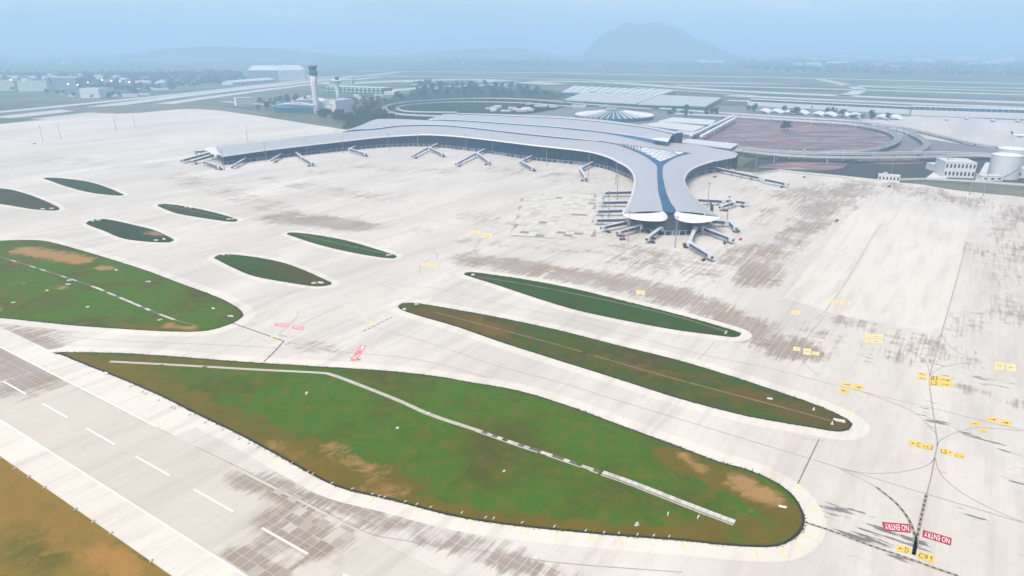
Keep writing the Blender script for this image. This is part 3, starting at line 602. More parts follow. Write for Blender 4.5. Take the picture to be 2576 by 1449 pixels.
# ================================================================== the terminal
T0 = gp(1660, 470); T0.z = 0
term = thing('terminal_building', 'huge pale airport terminal with curved layered roofs and a flaring finger towards the camera', 'terminal', T0)
def tpart(name, mb, mat, parent=None, smooth=False): return obj(name, mb, mat, parent or term, smooth, T0)
def pairs(L): return [gp(*a) for a, b in L], [gp(*b) for a, b in L]
def out_dir(o, i): d = o-i; d.z = 0; return d.normalized()
LEFT = [((1568, 538, 20.5), (1668, 532, 22.5)), ((1575, 526, 20.3), (1665, 518, 22.5)), ((1583, 513, 20), (1662, 505, 22.5)), ((1593, 486, 20), (1656, 482, 22.5)), ((1598, 460, 20), (1654, 455, 22.5)), ((1597, 443, 20), (1653, 434, 22.5)), ((1590, 429, 20.5), (1652, 417, 23)),
        ((1578, 417, 21.5), (1642, 408, 24)), ((1561, 408, 23), (1623, 394, 25.5)), ((1530, 393, 25), (1599, 382.5, 27.5)), ((1492, 382, 26.5), (1570, 370.6, 29)), ((1446, 375, 28), (1530, 360, 30.5)), ((1390, 369, 29), (1446, 350, 32)), ((1334, 363, 29.5), (1393, 345.5, 32.5)), ((1236, 351, 29), (1293, 335.5, 32.5)), ((1158, 342.4, 28), (1192, 324, 32)), ((1100, 338.5, 27), (1126, 318, 31)), ((1060, 337.5, 26), (1070, 316.5, 30)), ((1002, 340.5, 24), (1000, 318.5, 28)), ((943, 345, 22.5), (942, 326, 26)), ((870, 353, 21), (860, 333, 24.5)), ((772, 364, 20), (772, 342, 23.5)), ((675, 375.6, 19), (694, 352, 22)), ((596, 386.4, 18), (616, 360, 21)), ((557, 392, 17.5), (542, 369, 20))]
RIGHT = [((1810, 545, 20.5), (1702, 532, 22.5)), ((1799, 538, 20.3), (1695, 520, 22.5)), ((1788, 532, 20), (1687.6, 510, 22.5)), ((1764, 513, 20), (1677, 486, 22.5)), ((1740, 489, 20), (1671, 462.5, 22.5)), ((1726, 467, 20), (1667.5, 445, 22.5)), ((1721, 451, 20), (1667, 432, 22.5)), ((1726, 436, 20), (1668.5, 419.5, 23)), ((1738, 424, 20), (1675.6, 411, 23.5)), ((1759, 414, 20.5), (1697, 398, 24)), ((1776, 408.5, 21.2), (1721, 390, 24.3)), ((1793, 403.5, 22), (1741, 386, 24.5))]
LAY2 = [((862, 331, 25.5), (864, 329, 26)), ((892, 325, 27.5), (900, 318, 29)), ((942, 322.5, 29.5), (942, 301, 35)), ((1002, 315, 31.5), (975, 299, 38)), ((1070, 313, 33.5), (1030, 300.5, 39)), ((1126, 314.5, 34.5), (1076, 302.5, 40)), ((1192, 320.5, 35.5), (1192.5, 307, 40.5)), ((1293, 332, 36), (1292.5, 314, 40.5)), ((1393, 342.5, 36), (1392.6, 321, 40.5)), ((1446, 347.5, 35), (1450, 326, 40)), ((1506, 354, 32.5), (1493, 331, 40)), ((1563, 362, 30), (1550, 338, 39)), ((1600, 367, 29), (1593, 344.5, 37)), ((1640, 372, 28), (1643, 352.5, 34)), ((1690, 378.5, 26.5), (1690, 358.5, 31)), ((1722, 382.5, 25.2), (1740, 363, 29)), ((1741, 386, 24.55), (1770, 367.5, 28)), ((1767, 394.5, 23.4), (1795, 372.5, 27)), ((1793, 403.5, 22.05), (1819, 377, 25)), ((1828, 398, 22), (1845, 381.5, 24)), ((1852, 394, 22), (1857, 387, 23))]
LAY3 = [((1078, 300.8, 41), (1080, 299, 42)), ((1098, 300, 42), (1105, 291, 46)), ((1126, 300.5, 43), (1125, 286.8, 47)), ((1192.5, 303.5, 43.5), (1199, 288.5, 48)), ((1292.5, 310.5, 43.5), (1292.6, 293, 48)), ((1392.6, 317.5, 43.5), (1392, 297, 48)), ((1493, 327.5, 43), (1493, 305, 48)), ((1593, 341, 41.5), (1593, 317, 47.5)), ((1643, 349.5, 39.5), (1643, 325, 47)), ((1680, 357, 37), (1694, 335, 46))]
LAY4 = [((1150, 286, 49.5), (1148, 284.6, 50)), ((1199, 286.5, 50), (1215, 285.5, 51)), ((1292.6, 291, 50), (1300, 288, 51)), ((1392, 295, 50), (1392, 291.5, 51)), ((1493, 303, 50), (1493, 298.5, 51)), ((1593, 315, 49.5), (1593, 311.5, 50.5)), ((1643, 323, 49), (1650, 321, 50)), ((1700, 335.5, 47.5), (1718, 333, 48.5))]
def dn(P, dz): return [Vector((p.x, p.y, p.z-dz)) for p in P]
rails = {}
for nm, L, cr in (('finger_left_roof', LEFT, 1.2), ('finger_right_roof', RIGHT, 1.2), ('hall_roof_front', LAY2, .6), ('hall_roof_middle', LAY3, .6), ('hall_roof_back', LAY4, .2)):
    a, b = pairs(L); a, b = crom(a, 4), crom(b, 4); rails[nm] = (a, b)
    m = MB(); m.loft(a, b, 8, cr); tpart(nm.replace('_left', '').replace('_right', ''), m, 'roof_metal', None, True)
# clerestory strips under the front edge of every upper layer, walls down from the backs
for nm in ('hall_roof_front', 'hall_roof_middle', 'hall_roof_back'):
    a, b = rails[nm]
    n = len(a) if nm != 'hall_roof_front' else 41
    m = MB(); m.loft(dn(a[:n], 6.5), dn(a[:n], .35)); tpart('clerestory', m, 'clerestory_glass')
    e = offs(a[:n], -.9)
    m = MB(); m.loft(dn(e, .6), [p+Vector((0, 0, .06)) for p in a[:n]]); m.loft(dn(e, .6), dn(a[:n], .4)); tpart('roof_edge', m, 'rim_white')
    m = MB(); bb = b if nm == 'hall_roof_back' else b[-28:] if nm == 'hall_roof_front' else b[:2]
    m.loft([Vector((p.x, p.y, 0)) for p in bb], dn(bb, .3)); tpart('back_wall', m, 'base_wall')
    e = offs(b, 1.2); m = MB(); m.loft([p+Vector((0, 0, .06)) for p in b], dn(e, 1.2)); tpart('roof_edge', m, 'rim_white')
a, b = rails['hall_roof_middle']; m = MB(); m.loft([Vector((p.x, p.y, 24)) for p in (a[-1], b[-1])], [a[-1], b[-1]]); tpart('end_wall', m, 'dark_glass')
a, b = rails['hall_roof_back']; m = MB(); m.loft([Vector((p.x, p.y, 24)) for p in (a[-1], b[-1])], [a[-1], b[-1]]); tpart('end_wall', m, 'dark_glass')
m = MB(); m.loft([gp(1694, 334, 46.4), gp(1672, 331, 47.2)], [gp(1700, 341, 40), gp(1683, 338, 42)], 3, .8); tpart('end_scoop', m, 'rim_white', None, True)
m = MB(); m.loft([gp(1640, 351, 40.2), gp(1680, 357.4, 37.3)], [gp(1646, 347, 41), gp(1688, 346, 41)], 3, .8); tpart('end_scoop', m, 'rim_white', None, True)
# rim along the outer eaves, facade behind it
def eave(o, i, dn_=2.4, out=2.4):
    prof = [(0, .08), (out*.7, -.1), (out, -.7*dn_), (out*.55, -dn_), (-3.5, -dn_*.8)]; rows = []
    for k, (a, b) in enumerate(zip(o, i)): d = out_dir(a, b); rows.append([a+d*x+Vector((0, 0, z)) for x, z in prof])
    m = MB()
    for c in range(len(prof)-1): m.loft([r[c] for r in rows], [r[c+1] for r in rows])
    return m
lo, li = rails['finger_left_roof']; ro, ri = rails['finger_right_roof']; fo, fi = rails['hall_roof_front']
tipo = fo[72:]+fi[::-1][:30]; tipi = fi[72:]+fo[::-1][:30]
tpart('roof_rim', eave(lo, li), 'rim_white', None, True); tpart('roof_rim', eave(ro, ri), 'rim_white', None, True)
tpart('roof_rim', eave(fo[72:], [q.lerp(p, .5) for p, q in zip(fo[72:], fi[72:])], 1.8, 1.2), 'rim_white', None, True)
tpart('roof_rim', eave(fi[52:], fo[52:], 1.6, 1.2), 'rim_white', None, True)
# deep white visors at the end of the finger
def visor(top, bot):
    A, B = crom(gl(top), 4), crom(gl(bot), 4); m = MB(); n = 6; rows = []
    for a, b in zip(A, B):
        r = []
        for k in range(n+1): t_ = k/n; p = a.lerp(b, t_); p.z = a.z+(b.z-a.z)*(t_**1.9); r.append(p)
        under = b.lerp(a, .55); under.z = b.z-.3; r.append(under); rows.append(r)
    for c in range(n+1): m.loft([r[c] for r in rows], [r[c+1] for r in rows])
    return m
tpart('finger_visor', visor([(1566, 538.3, 20.6), (1595, 537, 22), (1630, 536.4, 23), (1655, 534, 22.9), (1667, 531.5, 22.6)], [(1566, 540.5, 19.8), (1590, 551, 18), (1635, 556.5, 17.5), (1670, 555.5, 17.5), (1681, 546, 18.5)]), 'rim_white', None, True)
tpart('finger_visor', visor([(1703, 531.5, 22.6), (1712, 534.5, 22.9), (1740, 538, 23), (1780, 542.5, 22), (1812, 545.4, 20.6)], [(1694, 541, 18.5), (1704, 553, 17.5), (1740, 561, 17.5), (1785, 558, 18), (1814, 548, 19.8)]), 'rim_white', None, True)
m = MB(); A = gl([(538, 387.5, 16.8), (524, 379.5, 17.8), (515, 373, 19.4)]); B = [lo[-1], lo[-1].lerp(li[-1], .5), li[-1]]
m.loft(crom(B, 4), crom(A, 4), 4, .6); tpart('end_scoop', m, 'rim_white', None, True)
m = MB(); m.loft(dn(crom(A, 4), 1.6), crom(A, 4)); tpart('roof_rim', m, 'rim_white')
# blue glass valley, pane by pane, and the white lattice between its arms
def panes(A, B, name, mat, drop, inset=.25, sill=None):
    for k in range(len(A)-1):
        q = [A[k].lerp(A[k+1], .04), A[k].lerp(A[k+1], .96), B[k].lerp(B[k+1], .96), B[k].lerp(B[k+1], .04)]
        m = MB(); m.add([(p.x, p.y, p.z-drop) for p in q]+[(p.x, p.y, p.z-drop-.4) for p in q], [(3, 2, 1, 0), (0, 1, 5, 4), (1, 2, 6, 5), (2, 3, 7, 6), (3, 0, 4, 7)]); tpart(name, m, mat)
    m = MB(); m.loft(dn(A, drop+.35), dn(B, drop+.35)); tpart('valley_frame', m, 'mullion')
    for P in (A, B): m = MB(); m.loft(dn(P, drop+.35), dn(P, -.05)); tpart('valley_kerb', m, 'mullion')
panes(li[:25], ri[:len(ri[:29])][:25], 'skylight_pane', 'skylight_glass', .7)
tl = crom(gl([(1661, 406, 23.2), (1644.6, 397, 24.3), (1623, 385, 25.5), (1599, 375, 27.4), (1563, 363.2, 29.8), (1516, 355.6, 32)]), 4)
tr = crom(gl([(1661, 406, 23.2), (1685, 397.5, 23.6), (1704, 389.5, 24.2), (1722, 383.2, 25)]), 4)
arm = resample(li[24:49], 9.0); n_ = len(arm)
def rs(P, n):
    Q = resample(P, .5); return [Q[round(i*(len(Q)-1)/(n-1))] for i in range(n)]
panes(arm, rs([ri[28].lerp(li[24], .5)]+tl, n_), 'skylight_pane', 'skylight_glass', .7)
arm2 = resample(ri[26:], 9.0)
panes(rs([li[24].lerp(ri[28], .5)]+tr+[gp(1738, 385.3, 24.7)], len(arm2)), arm2, 'skylight_pane', 'skylight_glass', .75)
m = MB(); J = [li[24], ri[24], ri[26], ri[28].lerp(li[24], .5)]; m.add([(p.x, p.y, p.z-.72) for p in J], [(0, 1, 2, 3)]); tpart('skylight_pane', m, 'skylight_glass')
m = MB(); top = crom(gl([(1516, 355.6, 32), (1563, 363.2, 29.8), (1600, 368, 28.9), (1640, 373, 27.9), (1690, 379.3, 26.3), (1722, 383.2, 25)]), 4)
bot = rs(tl[::-1], 11)[:-1]+rs(tr, 11); m.loft(rs(top, 21), bot, 4, .15)
lat = tpart('lattice_panel', m, 'white_panel')
TA, TB = rs(top, 21), bot
k = 0
for i in range(2, 20):
    for j in range(5):
        t_ = (j+.5+(.5 if i % 2 else 0))/5.6; p = TA[i].lerp(TB[i], t_); wd = (TB[i]-TA[i]).length
        if wd < 26 or t_ > .93: continue
        r = 2.9; m = MB(); z = p.z+.45
        m.add([(p.x-r*1.3, p.y, z), (p.x, p.y-r, z), (p.x+r*1.3, p.y, z), (p.x, p.y+r, z)]+[(p.x-r*1.3, p.y, z-.9), (p.x, p.y-r, z-.9), (p.x+r*1.3, p.y, z-.9), (p.x, p.y+r, z-.9)], [(0, 1, 2, 3), (0, 4, 5, 1), (1, 5, 6, 2), (2, 6, 7, 3), (3, 7, 4, 0)])
        obj('diamond_rooflight', m, 'rooflight_grey', lat, False, T0)
# facades
def facade(path, ztop, glass, step=11.0, base_h=5.5, columns=True):
    P = resample(path, step); Zs = []
    for a, b in zip(P, P[1:]):
        za, zb = ztop(a), ztop(b); d = (b-a); d.z = 0; d.normalize(); a2, b2 = a+d*.25, b-d*.25; nn = Vector((d.y, -d.x, 0))*.35
        m = MB(); V = [(a2.x, a2.y, base_h), (b2.x, b2.y, base_h), (b2.x, b2.y, zb), (a2.x, a2.y, za)]
        W_ = [(x-nn.x, y-nn.y, z) for x, y, z in V]
        m.add(V+W_, [(0, 1, 2, 3), (0, 4, 5, 1), (1, 5, 6, 2), (2, 6, 7, 3), (3, 7, 4, 0)]); tpart('glass_panel', m, glass)
    m = MB(); m.loft([Vector((p.x, p.y, 0)) for p in offs(P, .9)], [Vector((p.x, p.y, ztop(p))) for p in offs(P, .9)]); tpart('wall_frame', m, 'frame_dark')
    m = MB(); m.loft([Vector((p.x, p.y, base_h-.5)) for p in offs(P, -.5)], [Vector((p.x, p.y, base_h+.1)) for p in offs(P, -.5)]); m.loft([Vector((p.x, p.y, base_h+.1)) for p in offs(P, -.5)], [Vector((p.x, p.y, base_h+.1)) for p in P]); tpart('storey_band', m, 'mullion')
    for i, (a, b) in enumerate(zip(P, P[1:])):
        if columns: m = MB(); m.lathe((a.x, a.y, 0), [(.45, 0), (.45, base_h-.5)], 6); tpart('column', m, 'wall_grey')
        m = MB(); d = (b-a).normalized(); c = a.lerp(b, .5); m.bar(Vector((a.x, a.y, 2.2))+d*1.2, Vector((b.x, b.y, 2.2))-d*(1.2+random.random()*4), .3, 4.2); tpart('bay_door', m, random.choice(['dark_glass', 'window_dark', 'base_wall', 'far_glass']))
def inset(o, i, d): return [p-out_dir(p, q)*d for p, q in zip(o, i)]
lz = inset(lo, li, 8.0); ff = lz[8:]
def ztL(p, o=lo): k_ = min(range(len(o)), key=lambda n: (o[n].x-p.x)**2+(o[n].y-p.y)**2); return o[k_].z-1.2
facade([Vector((p.x, p.y, 0)) for p in ff[::-1]], ztL, 'facade_glass')
facade([Vector((p.x, p.y, 0)) for p in inset(ro, ri, 8.0)[8:]]+[Vector((p.x, p.y, 0)) for p in [gp(1812, 400, 22), gp(1840, 393, 22), gp(1848, 388, 22)]], lambda p: ztL(p, ro+fo[72:]), 'tip_glass')
tipc = crom(gl([(1586, 540), (1582, 556), (1592, 572), (1620, 584), (1655, 590.5), (1690, 592.5), (1725, 591), (1758, 585), (1782, 574), (1792, 560), (1786, 545)]), 4)
facade([Vector((p.x, p.y, 0)) for p in tipc], lambda p: 17.9, 'tip_glass', 8.0)
# centre bay between the visors
A = gl([(1680, 545, 20), (1697, 545, 20)]); m = MB(); m.loft([Vector((p.x, p.y, 17.0)) for p in A], [Vector((p.x, p.y, 21.5)) for p in A]); tpart('glass_panel', m, 'tip_glass')
m = MB(); m.loft([gp(1668, 530, 22), gp(1702, 530, 22)], gl([(1672, 538, 20), (1700, 538, 20)]), 2); tpart('valley_end', m, 'skylight_glass')
# end of the left wing
A = [Vector((p.x, p.y, 0)) for p in (inset(lo, li, 8.0)[-1], lo[-1].lerp(li[-1], .5), inset(li, lo, 6.0)[-1])]
facade([A[2], A[1], A[0]], lambda p: 17.0, 'facade_glass', 10)
B = [Vector((p.x, p.y, 0)) for p in inset(li, lo, 5.0)[76:]]
facade(B, lambda p: ztL(p, li), 'facade_glass', 14, columns=False)
# a row of small roof vents on the hall roof
for u in range(6):
    p = gp(1571+u*8, 371.5-u*-.6-3.5, 31); m = MB(); m.lathe((p.x, p.y, p.z-1.5), [(.9, 0), (.9, 2.6), (1.3, 2.9), (.2, 3.4)], 8); tpart('roof_vent', m, 'dark_steel')

# ================================================================== boarding bridges
def bridge(label, p0, p1, z0=6.8, z1=5.6, kind='drive', grp=None, wide=1.0):
    p0, p1 = Vector((p0.x, p0.y, 0)), Vector((p1.x, p1.y, 0)); d = p1-p0; L = d.length; rz = math.atan2(d.y, d.x)
    t = thing('boarding_bridge', label, 'jet bridge', p0, rz, grp)
    w, h = 3.6*wide, 3.6*wide
    m = MB(); m.lathe((0, 0, 0), [(.9, 0), (.9, z0-2.4), (3.1, z0-2.2), (3.1, z0+2.0), (2.4, z0+2.6), (.4, z0+3.1)], 14); obj('rotunda', m, 'bridge_white', t)
    a, b, c = Vector((2.6, 0, z0)), Vector((L*.56, 0, z0+(z1-z0)*.56)), Vector((L-3.5, 0, z1))
    if kind == 'fixed':
        m = MB(); m.bar(a, c, w, h*.92); obj('tunnel', m, 'bridge_side', t)
        up = Vector((0, 0, h*.52)); m = MB(); m.bar(a+up, c+up, w+.7, .55); obj('tunnel_roof', m, 'bridge_white', t)
        for k in range(1, int(L//22)+1):
            x = k*L/(int(L//22)+1); m = MB(); m.bar((x, -1.2, 0), (x, -1.2, z0-1.6), .7, .7); m.bar((x, 1.2, 0), (x, 1.2, z0-1.6), .7, .7); m.bar((x, -1.8, z0-1.8), (x, 1.8, z0-1.8), .7, .6); obj('support_column', m, 'steel', t)
    else:
        m = MB(); m.bar(a, b, w, h*.95); obj('tunnel', m, 'bridge_side', t)
        m = MB(); m.bar(b-Vector((L*.1, 0, -.1)), c, w*.84, h*.82); obj('inner_tunnel', m, 'bridge_side', t)
        m = MB(); up = Vector((0, 0, h*.5)); m.bar(a+up, b+up, w+.5, .5); obj('tunnel_roof', m, 'bridge_white', t)
        m = MB(); up = Vector((0, 0, h*.44)); m.bar(b+up, c+up, w*.84+.5, .45); obj('tunnel_roof', m, 'bridge_white', t)
    cab = MB(); x = L-3.6
    cab.add([(x, -2.3, z1-2), (x+3.6, -2.6, z1-2), (x+4.4, -1.6, z1-2), (x+4.4, 1.6, z1-2), (x+3.6, 2.6, z1-2), (x, 2.3, z1-2), (x, -2.3, z1+2), (x+3.4, -2.6, z1+2.2), (x+5.2, -1.6, z1+1.9), (x+5.2, 1.6, z1+1.9), (x+3.4, 2.6, z1+2.2), (x, 2.3, z1+2)],
            [(5, 4, 3, 2, 1, 0), (6, 7, 8, 9, 10, 11), (0, 1, 7, 6), (1, 2, 8, 7), (2, 3, 9, 8), (3, 4, 10, 9), (4, 5, 11, 10), (5, 0, 6, 11)])
    cb = obj('cabin', cab, 'bridge_white', t)
    m = MB(); m.box((x+4.85, 0, z1), (.25, 2.6, 2.6)); obj('cabin_window', m, 'window_dark', cb)
    x = L*.80; m = MB()
    for s in (-1, 1): m.bar((x, s*1.9, .7), (x, s*1.9, z1+1), .55, .55)
    m.bar((x, -2.4, .9), (x, 2.4, .9), 1.2, .7); m.bar((x, -2.1, z1-1.6), (x, 2.1, z1-1.6), .6, .5); dc = obj('drive_column', m, 'steel', t)
    for s in (-1, 1):
        m = MB(); m.tube([(x, s*1.2, .62), (x, s*1.75, .62)], .62, 10); obj('wheel', m, 'rubber', dc)
    x = L-2.5; m = MB(); m.bar((x, 2.6, z1-1.9), (x-6.5, 2.9, .2), 1.1, .25); m.bar((x, 3.2, z1-.9), (x-6.5, 3.5, 1.2), .08, .08); m.bar((x, 2.1, z1-.9), (x-6.5, 2.4, 1.2), .08, .08); m.bar((x, 3.2, z1-1.9), (x, 3.2, z1-.9), .08, .08); obj('service_stair', m, 'steel', t)
    return t
BR = [('topmost of the four parallel bridges on the left side of the finger', (1592, 484), (1516, 485), 'fixed'),
      ('boarding bridge second from the top of the four parallel ones left of the finger', (1583, 509), (1509, 509), 'fixed'),
      ('boarding bridge third from the top of the four parallel ones left of the finger', (1570, 531), (1498, 531), 'fixed'),
      ('lowest of the four level parallel bridges reaching left from the finger', (1580, 554), (1495, 553.5), 'fixed'),
      ('slanting bridge at the left corner of the finger end, beside the lowest level bridge', (1580, 560), (1514, 572), 'drive'),
      ('sloping bridge left of the finger end, above the small red vehicle', (1611, 571), (1555, 584), 'drive'),
      ('sloping bridge left of the middle of the finger end', (1663, 576), (1628, 600), 'drive'),
      ('steep pale bridge running straight down right of the middle of the finger end', (1749, 576), (1735, 609), 'drive'),
      ('detached looking bridge tunnel with pale cab, nearest to the camera below the finger', (1735, 614), (1790, 645), 'drive'),
      ('dark bridge sloping right from the right corner of the finger end', (1770, 576), (1843, 602), 'drive'),
      ('level bridge under the right visor of the finger, ending at a turned cab', (1785, 558), (1830, 558.5), 'fixed'),
      ('short end section turned downwards right of the finger visor', (1836, 560), (1852, 574), 'drive'),
      ('long level bridge leaving the right flank of the finger', (1751, 504), (1822, 506), 'fixed'),
      ('branch continuing right from the long bridge on the right flank of the finger', (1822, 506), (1880, 509), 'drive'),
      ('branch turned back under the long bridge on the right flank of the finger', (1845, 511), (1812, 520), 'drive'),
      ('long bridge from the right wing running down to a dark blue rotunda', (1796, 423), (1916, 448), 'fixed'),
      ('outer arm beyond the dark blue rotunda right of the right wing', (1922, 452), (1981, 463), 'drive'),
      ('bridge stem of the fork at the middle of the left wing', (1113, 357), (1080, 372), 'fixed'),
      ('left arm of the forked bridge pair at the middle of the left wing', (1074, 373), (1038, 392), 'drive'),
      ('right arm of the forked bridge pair at the middle of the left wing', (1082, 374), (1114, 388), 'drive'),
      ('bridge stem of the fork right of the left wing middle', (1232, 371), (1201, 385), 'fixed'),
      ('left arm of the fork right of the left wing middle, with a grey end box', (1196, 387), (1147, 412), 'drive'),
      ('right arm of the fork right of the left wing middle', (1203, 388), (1231, 408), 'drive'),
      ('bridge stem sloping left near the last tall mast before the finger', (1361, 384), (1314, 404), 'fixed'),
      ('end arm folded back right below the stem near the last tall mast', (1308, 407), (1342, 423.5), 'drive'),
      ('bridge stem in the bay where the left wing meets the finger', (1506, 402), (1461, 424), 'fixed'),
      ('hooked end arm in the bay where the left wing meets the finger', (1459, 426), (1474, 448), 'drive'),
      ('bridge stem on the left part of the left wing, with a dark folded cab', (918.7, 356), (882, 374.6), 'fixed'),
      ('folded end arm on the left part of the left wing', (880, 376), (920, 387), 'drive'),
      ('left half of the inverted V of bridges on the left wing', (729, 376), (684, 402), 'drive'),
      ('right half of the inverted V of bridges on the left wing', (731, 376), (760, 396), 'fixed'),
      ('dark end arm below the inverted V of bridges on the left wing', (760, 397), (786, 411), 'drive'),
      ('pale sloping bridge nearest the left end of the left wing facade', (635, 390), (588, 416), 'drive'),
      ('pale bridge with a boxy cab in front of the far left end of the terminal', (512, 407), (552, 420), 'drive'),
      ('long bridge reaching farthest left from the end of the left wing', (526, 386), (456, 404), 'fixed'),
      ('bridge ending at a square white box left of the left wing end', (534, 392), (481, 406), 'drive'),
      ('short pale walkway stub behind the far left end of the terminal', (520, 381), (487, 382), 'fixed')]
for lb, a, b, kd in BR: bridge(lb, gp(*a, 6.5), gp(*b, 6.0), kind=kd, grp='boarding bridges of the terminal')

# ================================================================== tall light masts
MZ = [('tall light mast standing in front of the middle of the finger end', 1698, 622), ('light mast at the left visor of the finger', 1580, 607), ('light mast among the four parallel bridges, nearest the camera', 1515, 567), ('light mast among the four parallel bridges, inner one', 1530, 548), ('light mast above the topmost parallel bridge left of the finger', 1552, 502), ('light mast in the bay left of the finger neck', 1549, 465), ('light mast on the right flank of the finger', 1779, 524), ('light mast right of the right visor of the finger', 1828, 562),
      ('light mast near the hooked bridge at the bend of the left wing', 1480, 440), ('last tall mast before the finger along the left wing', 1375, 418), ('fifth mast along the left wing counted from its left end', 1239, 389), ('fourth mast along the left wing facade', 1172, 380), ('mast by the dark bay at the deepest bend of the left wing', 1051, 370), ('mast left of the deepest bend of the left wing', 979, 379), ('mast on the left part of the wing beside the folded cab', 864, 386), ('mast right of the inverted V of bridges', 773, 390), ('mast left of the inverted V of bridges', 670, 405), ('leaning looking mast at the left end of the terminal', 565, 428),
      ('mast on the far apron behind the left wing', 623, 356), ('leftmost mast on the far left apron', 108, 356), ('second mast from the left on the far left apron', 153, 350), ('third mast from the left on the far left apron', 293, 329), ('fourth mast from the left on the far left apron', 340, 322), ('mast by the perimeter wall right of the right wing', 1899, 439), ('mast near the right end of the right wing', 1868, 396), ('left one of two masts on the right apron edge', 2439, 490), ('right one of two masts on the right apron edge', 2473, 492), ('mast beside the small white gatehouse', 2241, 442), ('mast behind the layered hall roof, left end', 995, 302)]
proto = thing('light_mast', MZ[0][0], 'light mast', gp(MZ[0][1], MZ[0][2]), 0, 'apron light masts')
m = MB(); m.lathe((0, 0, 0), [(1.0, 0), (1.0, .8), (.55, .9), (.28, 33)], 8); obj('pole', m, 'steel', proto)
m = MB(); m.lathe((0, 0, 32.2), [(1.1, 0), (1.2, .25), (1.1, .5)], 10); rg = obj('lamp_ring', m, 'dark_steel', proto)
for k in range(6):
    a_ = k*math.pi/3; m = MB(); m.box((1.6*math.cos(a_), 1.6*math.sin(a_), 32.3), (.7, .5, .5), a_); obj('floodlight', m, 'steel', rg)
for lb, u, v in MZ[1:]: copy_tree(proto, gp(u, v), random.uniform(0, 1), lb)

# ================================================================== control towers
tw = thing('control_tower', 'tall white control tower with flared blue glass cab, the higher of two towers', 'control tower', gp(797, 287))
m = MB(); m.lathe((0, 0, 0), [(9.0, 0), (8.4, 25), (8.6, 60), (9.6, 90), (11.0, 113)], 20); sh = obj('shaft', m, 'wall_white', tw, True)
for a_ in range(6):
    th = a_*math.pi/3+.3; m = MB()
    m.loft([Vector((r*math.cos(th-.09), r*math.sin(th-.09), z)) for r, z in ((9.15, 2), (8.55, 25), (8.75, 60), (9.75, 90), (10.9, 108))], [Vector((r*math.cos(th+.09), r*math.sin(th+.09), z)) for r, z in ((9.15, 2), (8.55, 25), (8.75, 60), (9.75, 90), (10.9, 108))]); obj('shaft_slit', m, 'wall_grey', sh)
m = MB(); m.lathe((0, 0, 113), [(11.2, 0), (13.0, 1.0), (13.2, 8), (12.6, 11.5), (9.8, 13)], 20); cl = obj('equipment_deck', m, 'far_glass', tw, True)
m = MB(); m.box((-12.5, -3, 110), (8, 9, 11)); obj('balcony', m, 'wall_grey', cl)
m = MB(); m.lathe((0, 0, 126), [(9.6, 0), (10.5, 3), (12.4, 9), (13.6, 13)], 16); cb = obj('cab', m, 'far_glass', tw)
for k in range(16):
    a_ = 2*math.pi*k/16; m = MB(); m.tube([(9.7*math.cos(a_), 9.7*math.sin(a_), 126), (12.5*math.cos(a_), 12.5*math.sin(a_), 135), (13.7*math.cos(a_), 13.7*math.sin(a_), 139)], .22, 4); obj('mullion', m, 'wall_grey', cb)
m = MB(); m.lathe((0, 0, 139), [(14.4, 0), (14.8, 1.2), (14.2, 2.2), (4, 3.0)], 16); obj('cab_roof', m, 'base_wall', tw)
m = MB(); m.tube([(2, 0, 141), (2, 0, 149)], .25, 5); m.tube([(-3, 2, 141), (-3, 2, 146)], .2, 5); obj('antenna', m, 'steel', tw)
tw = thing('control_tower', 'shorter old control tower with wide flat disc roof, behind the high tower', 'control tower', gp(852, 256))
m = MB(); m.lathe((0, 0, 0), [(7.4, 0), (6.6, 30), (7.0, 55), (9, 70)], 16); obj('shaft', m, 'wall_white', tw, True)
m = MB(); m.lathe((0, 0, 68), [(9, 0), (18, 3), (21, 6), (21, 8), (12, 9)], 20); obj('disc_roof', m, 'wall_white', tw)
m = MB(); m.lathe((0, 0, 77), [(6, 0), (6.5, 5), (8.5, 8), (8.5, 10), (2, 11)], 12); obj('cab', m, 'far_glass', tw)

# ================================================================== ordinary buildings
def building(label, u0, v0, u1, depth, hgt, wall='wall_white', rows=3, cols=8, win='window_dark', roof='flat', rz=None, name='building', cat='building', group=None, v1=None, strip=False):
    """front wall from (u0,v0) to (u1,v1) on the ground"""
    a, b = gp(u0, v0), gp(u1, v0 if v1 is None else v1); L = (b-a).length; d = (b-a).normalized(); rz = math.atan2(d.y, d.x)
    t = thing(name, label, cat, a, rz, group)
    m = MB(); m.box((L/2, depth/2, hgt/2), (L, depth, hgt)); obj('wall', m, wall, t)
    m = MB()
    if roof == 'flat':
        m.box((L/2, depth/2, hgt+.4), (L+1.0, depth+1.0, .8)); r_ = obj('roof', m, 'old_roof', t)
        if L > 18: m = MB(); m.box((L*.3, depth*.5, hgt+2.3), (min(8, L*.2), min(6, depth*.4), 3)); obj('roof_plant', m, 'wall_grey', r_)
    else:
        m.add([(-.6, -.8, hgt), (L+.6, -.8, hgt), (L+.6, depth+.8, hgt), (-.6, depth+.8, hgt), (-.6, depth/2, hgt+depth*.16), (L+.6, depth/2, hgt+depth*.16)], [(0, 1, 5, 4), (2, 3, 4, 5), (1, 2, 5), (3, 0, 4), (3, 2, 1, 0)]); obj('roof', m, 'old_roof', t)
    fh = hgt/rows if rows else 1
    if strip:
        for r in range(rows): m = MB(); m.box((L/2, -.05, (r+.55)*fh), (L*.94, .3, fh*.45)); obj('window_band', m, win, t)
    elif rows:
        me = None
        for r in range(rows):
            for c in range(cols):
                cw = L/cols
                if me is None: m = MB(); m.box((0, 0, 0), (cw*.5, .3, fh*.5)); me = m.mesh('window'); me.materials.append(MATS[win])
                link('window', me, None, t, ((c+.5)*cw, -.05, (r+.55)*fh))
    return t
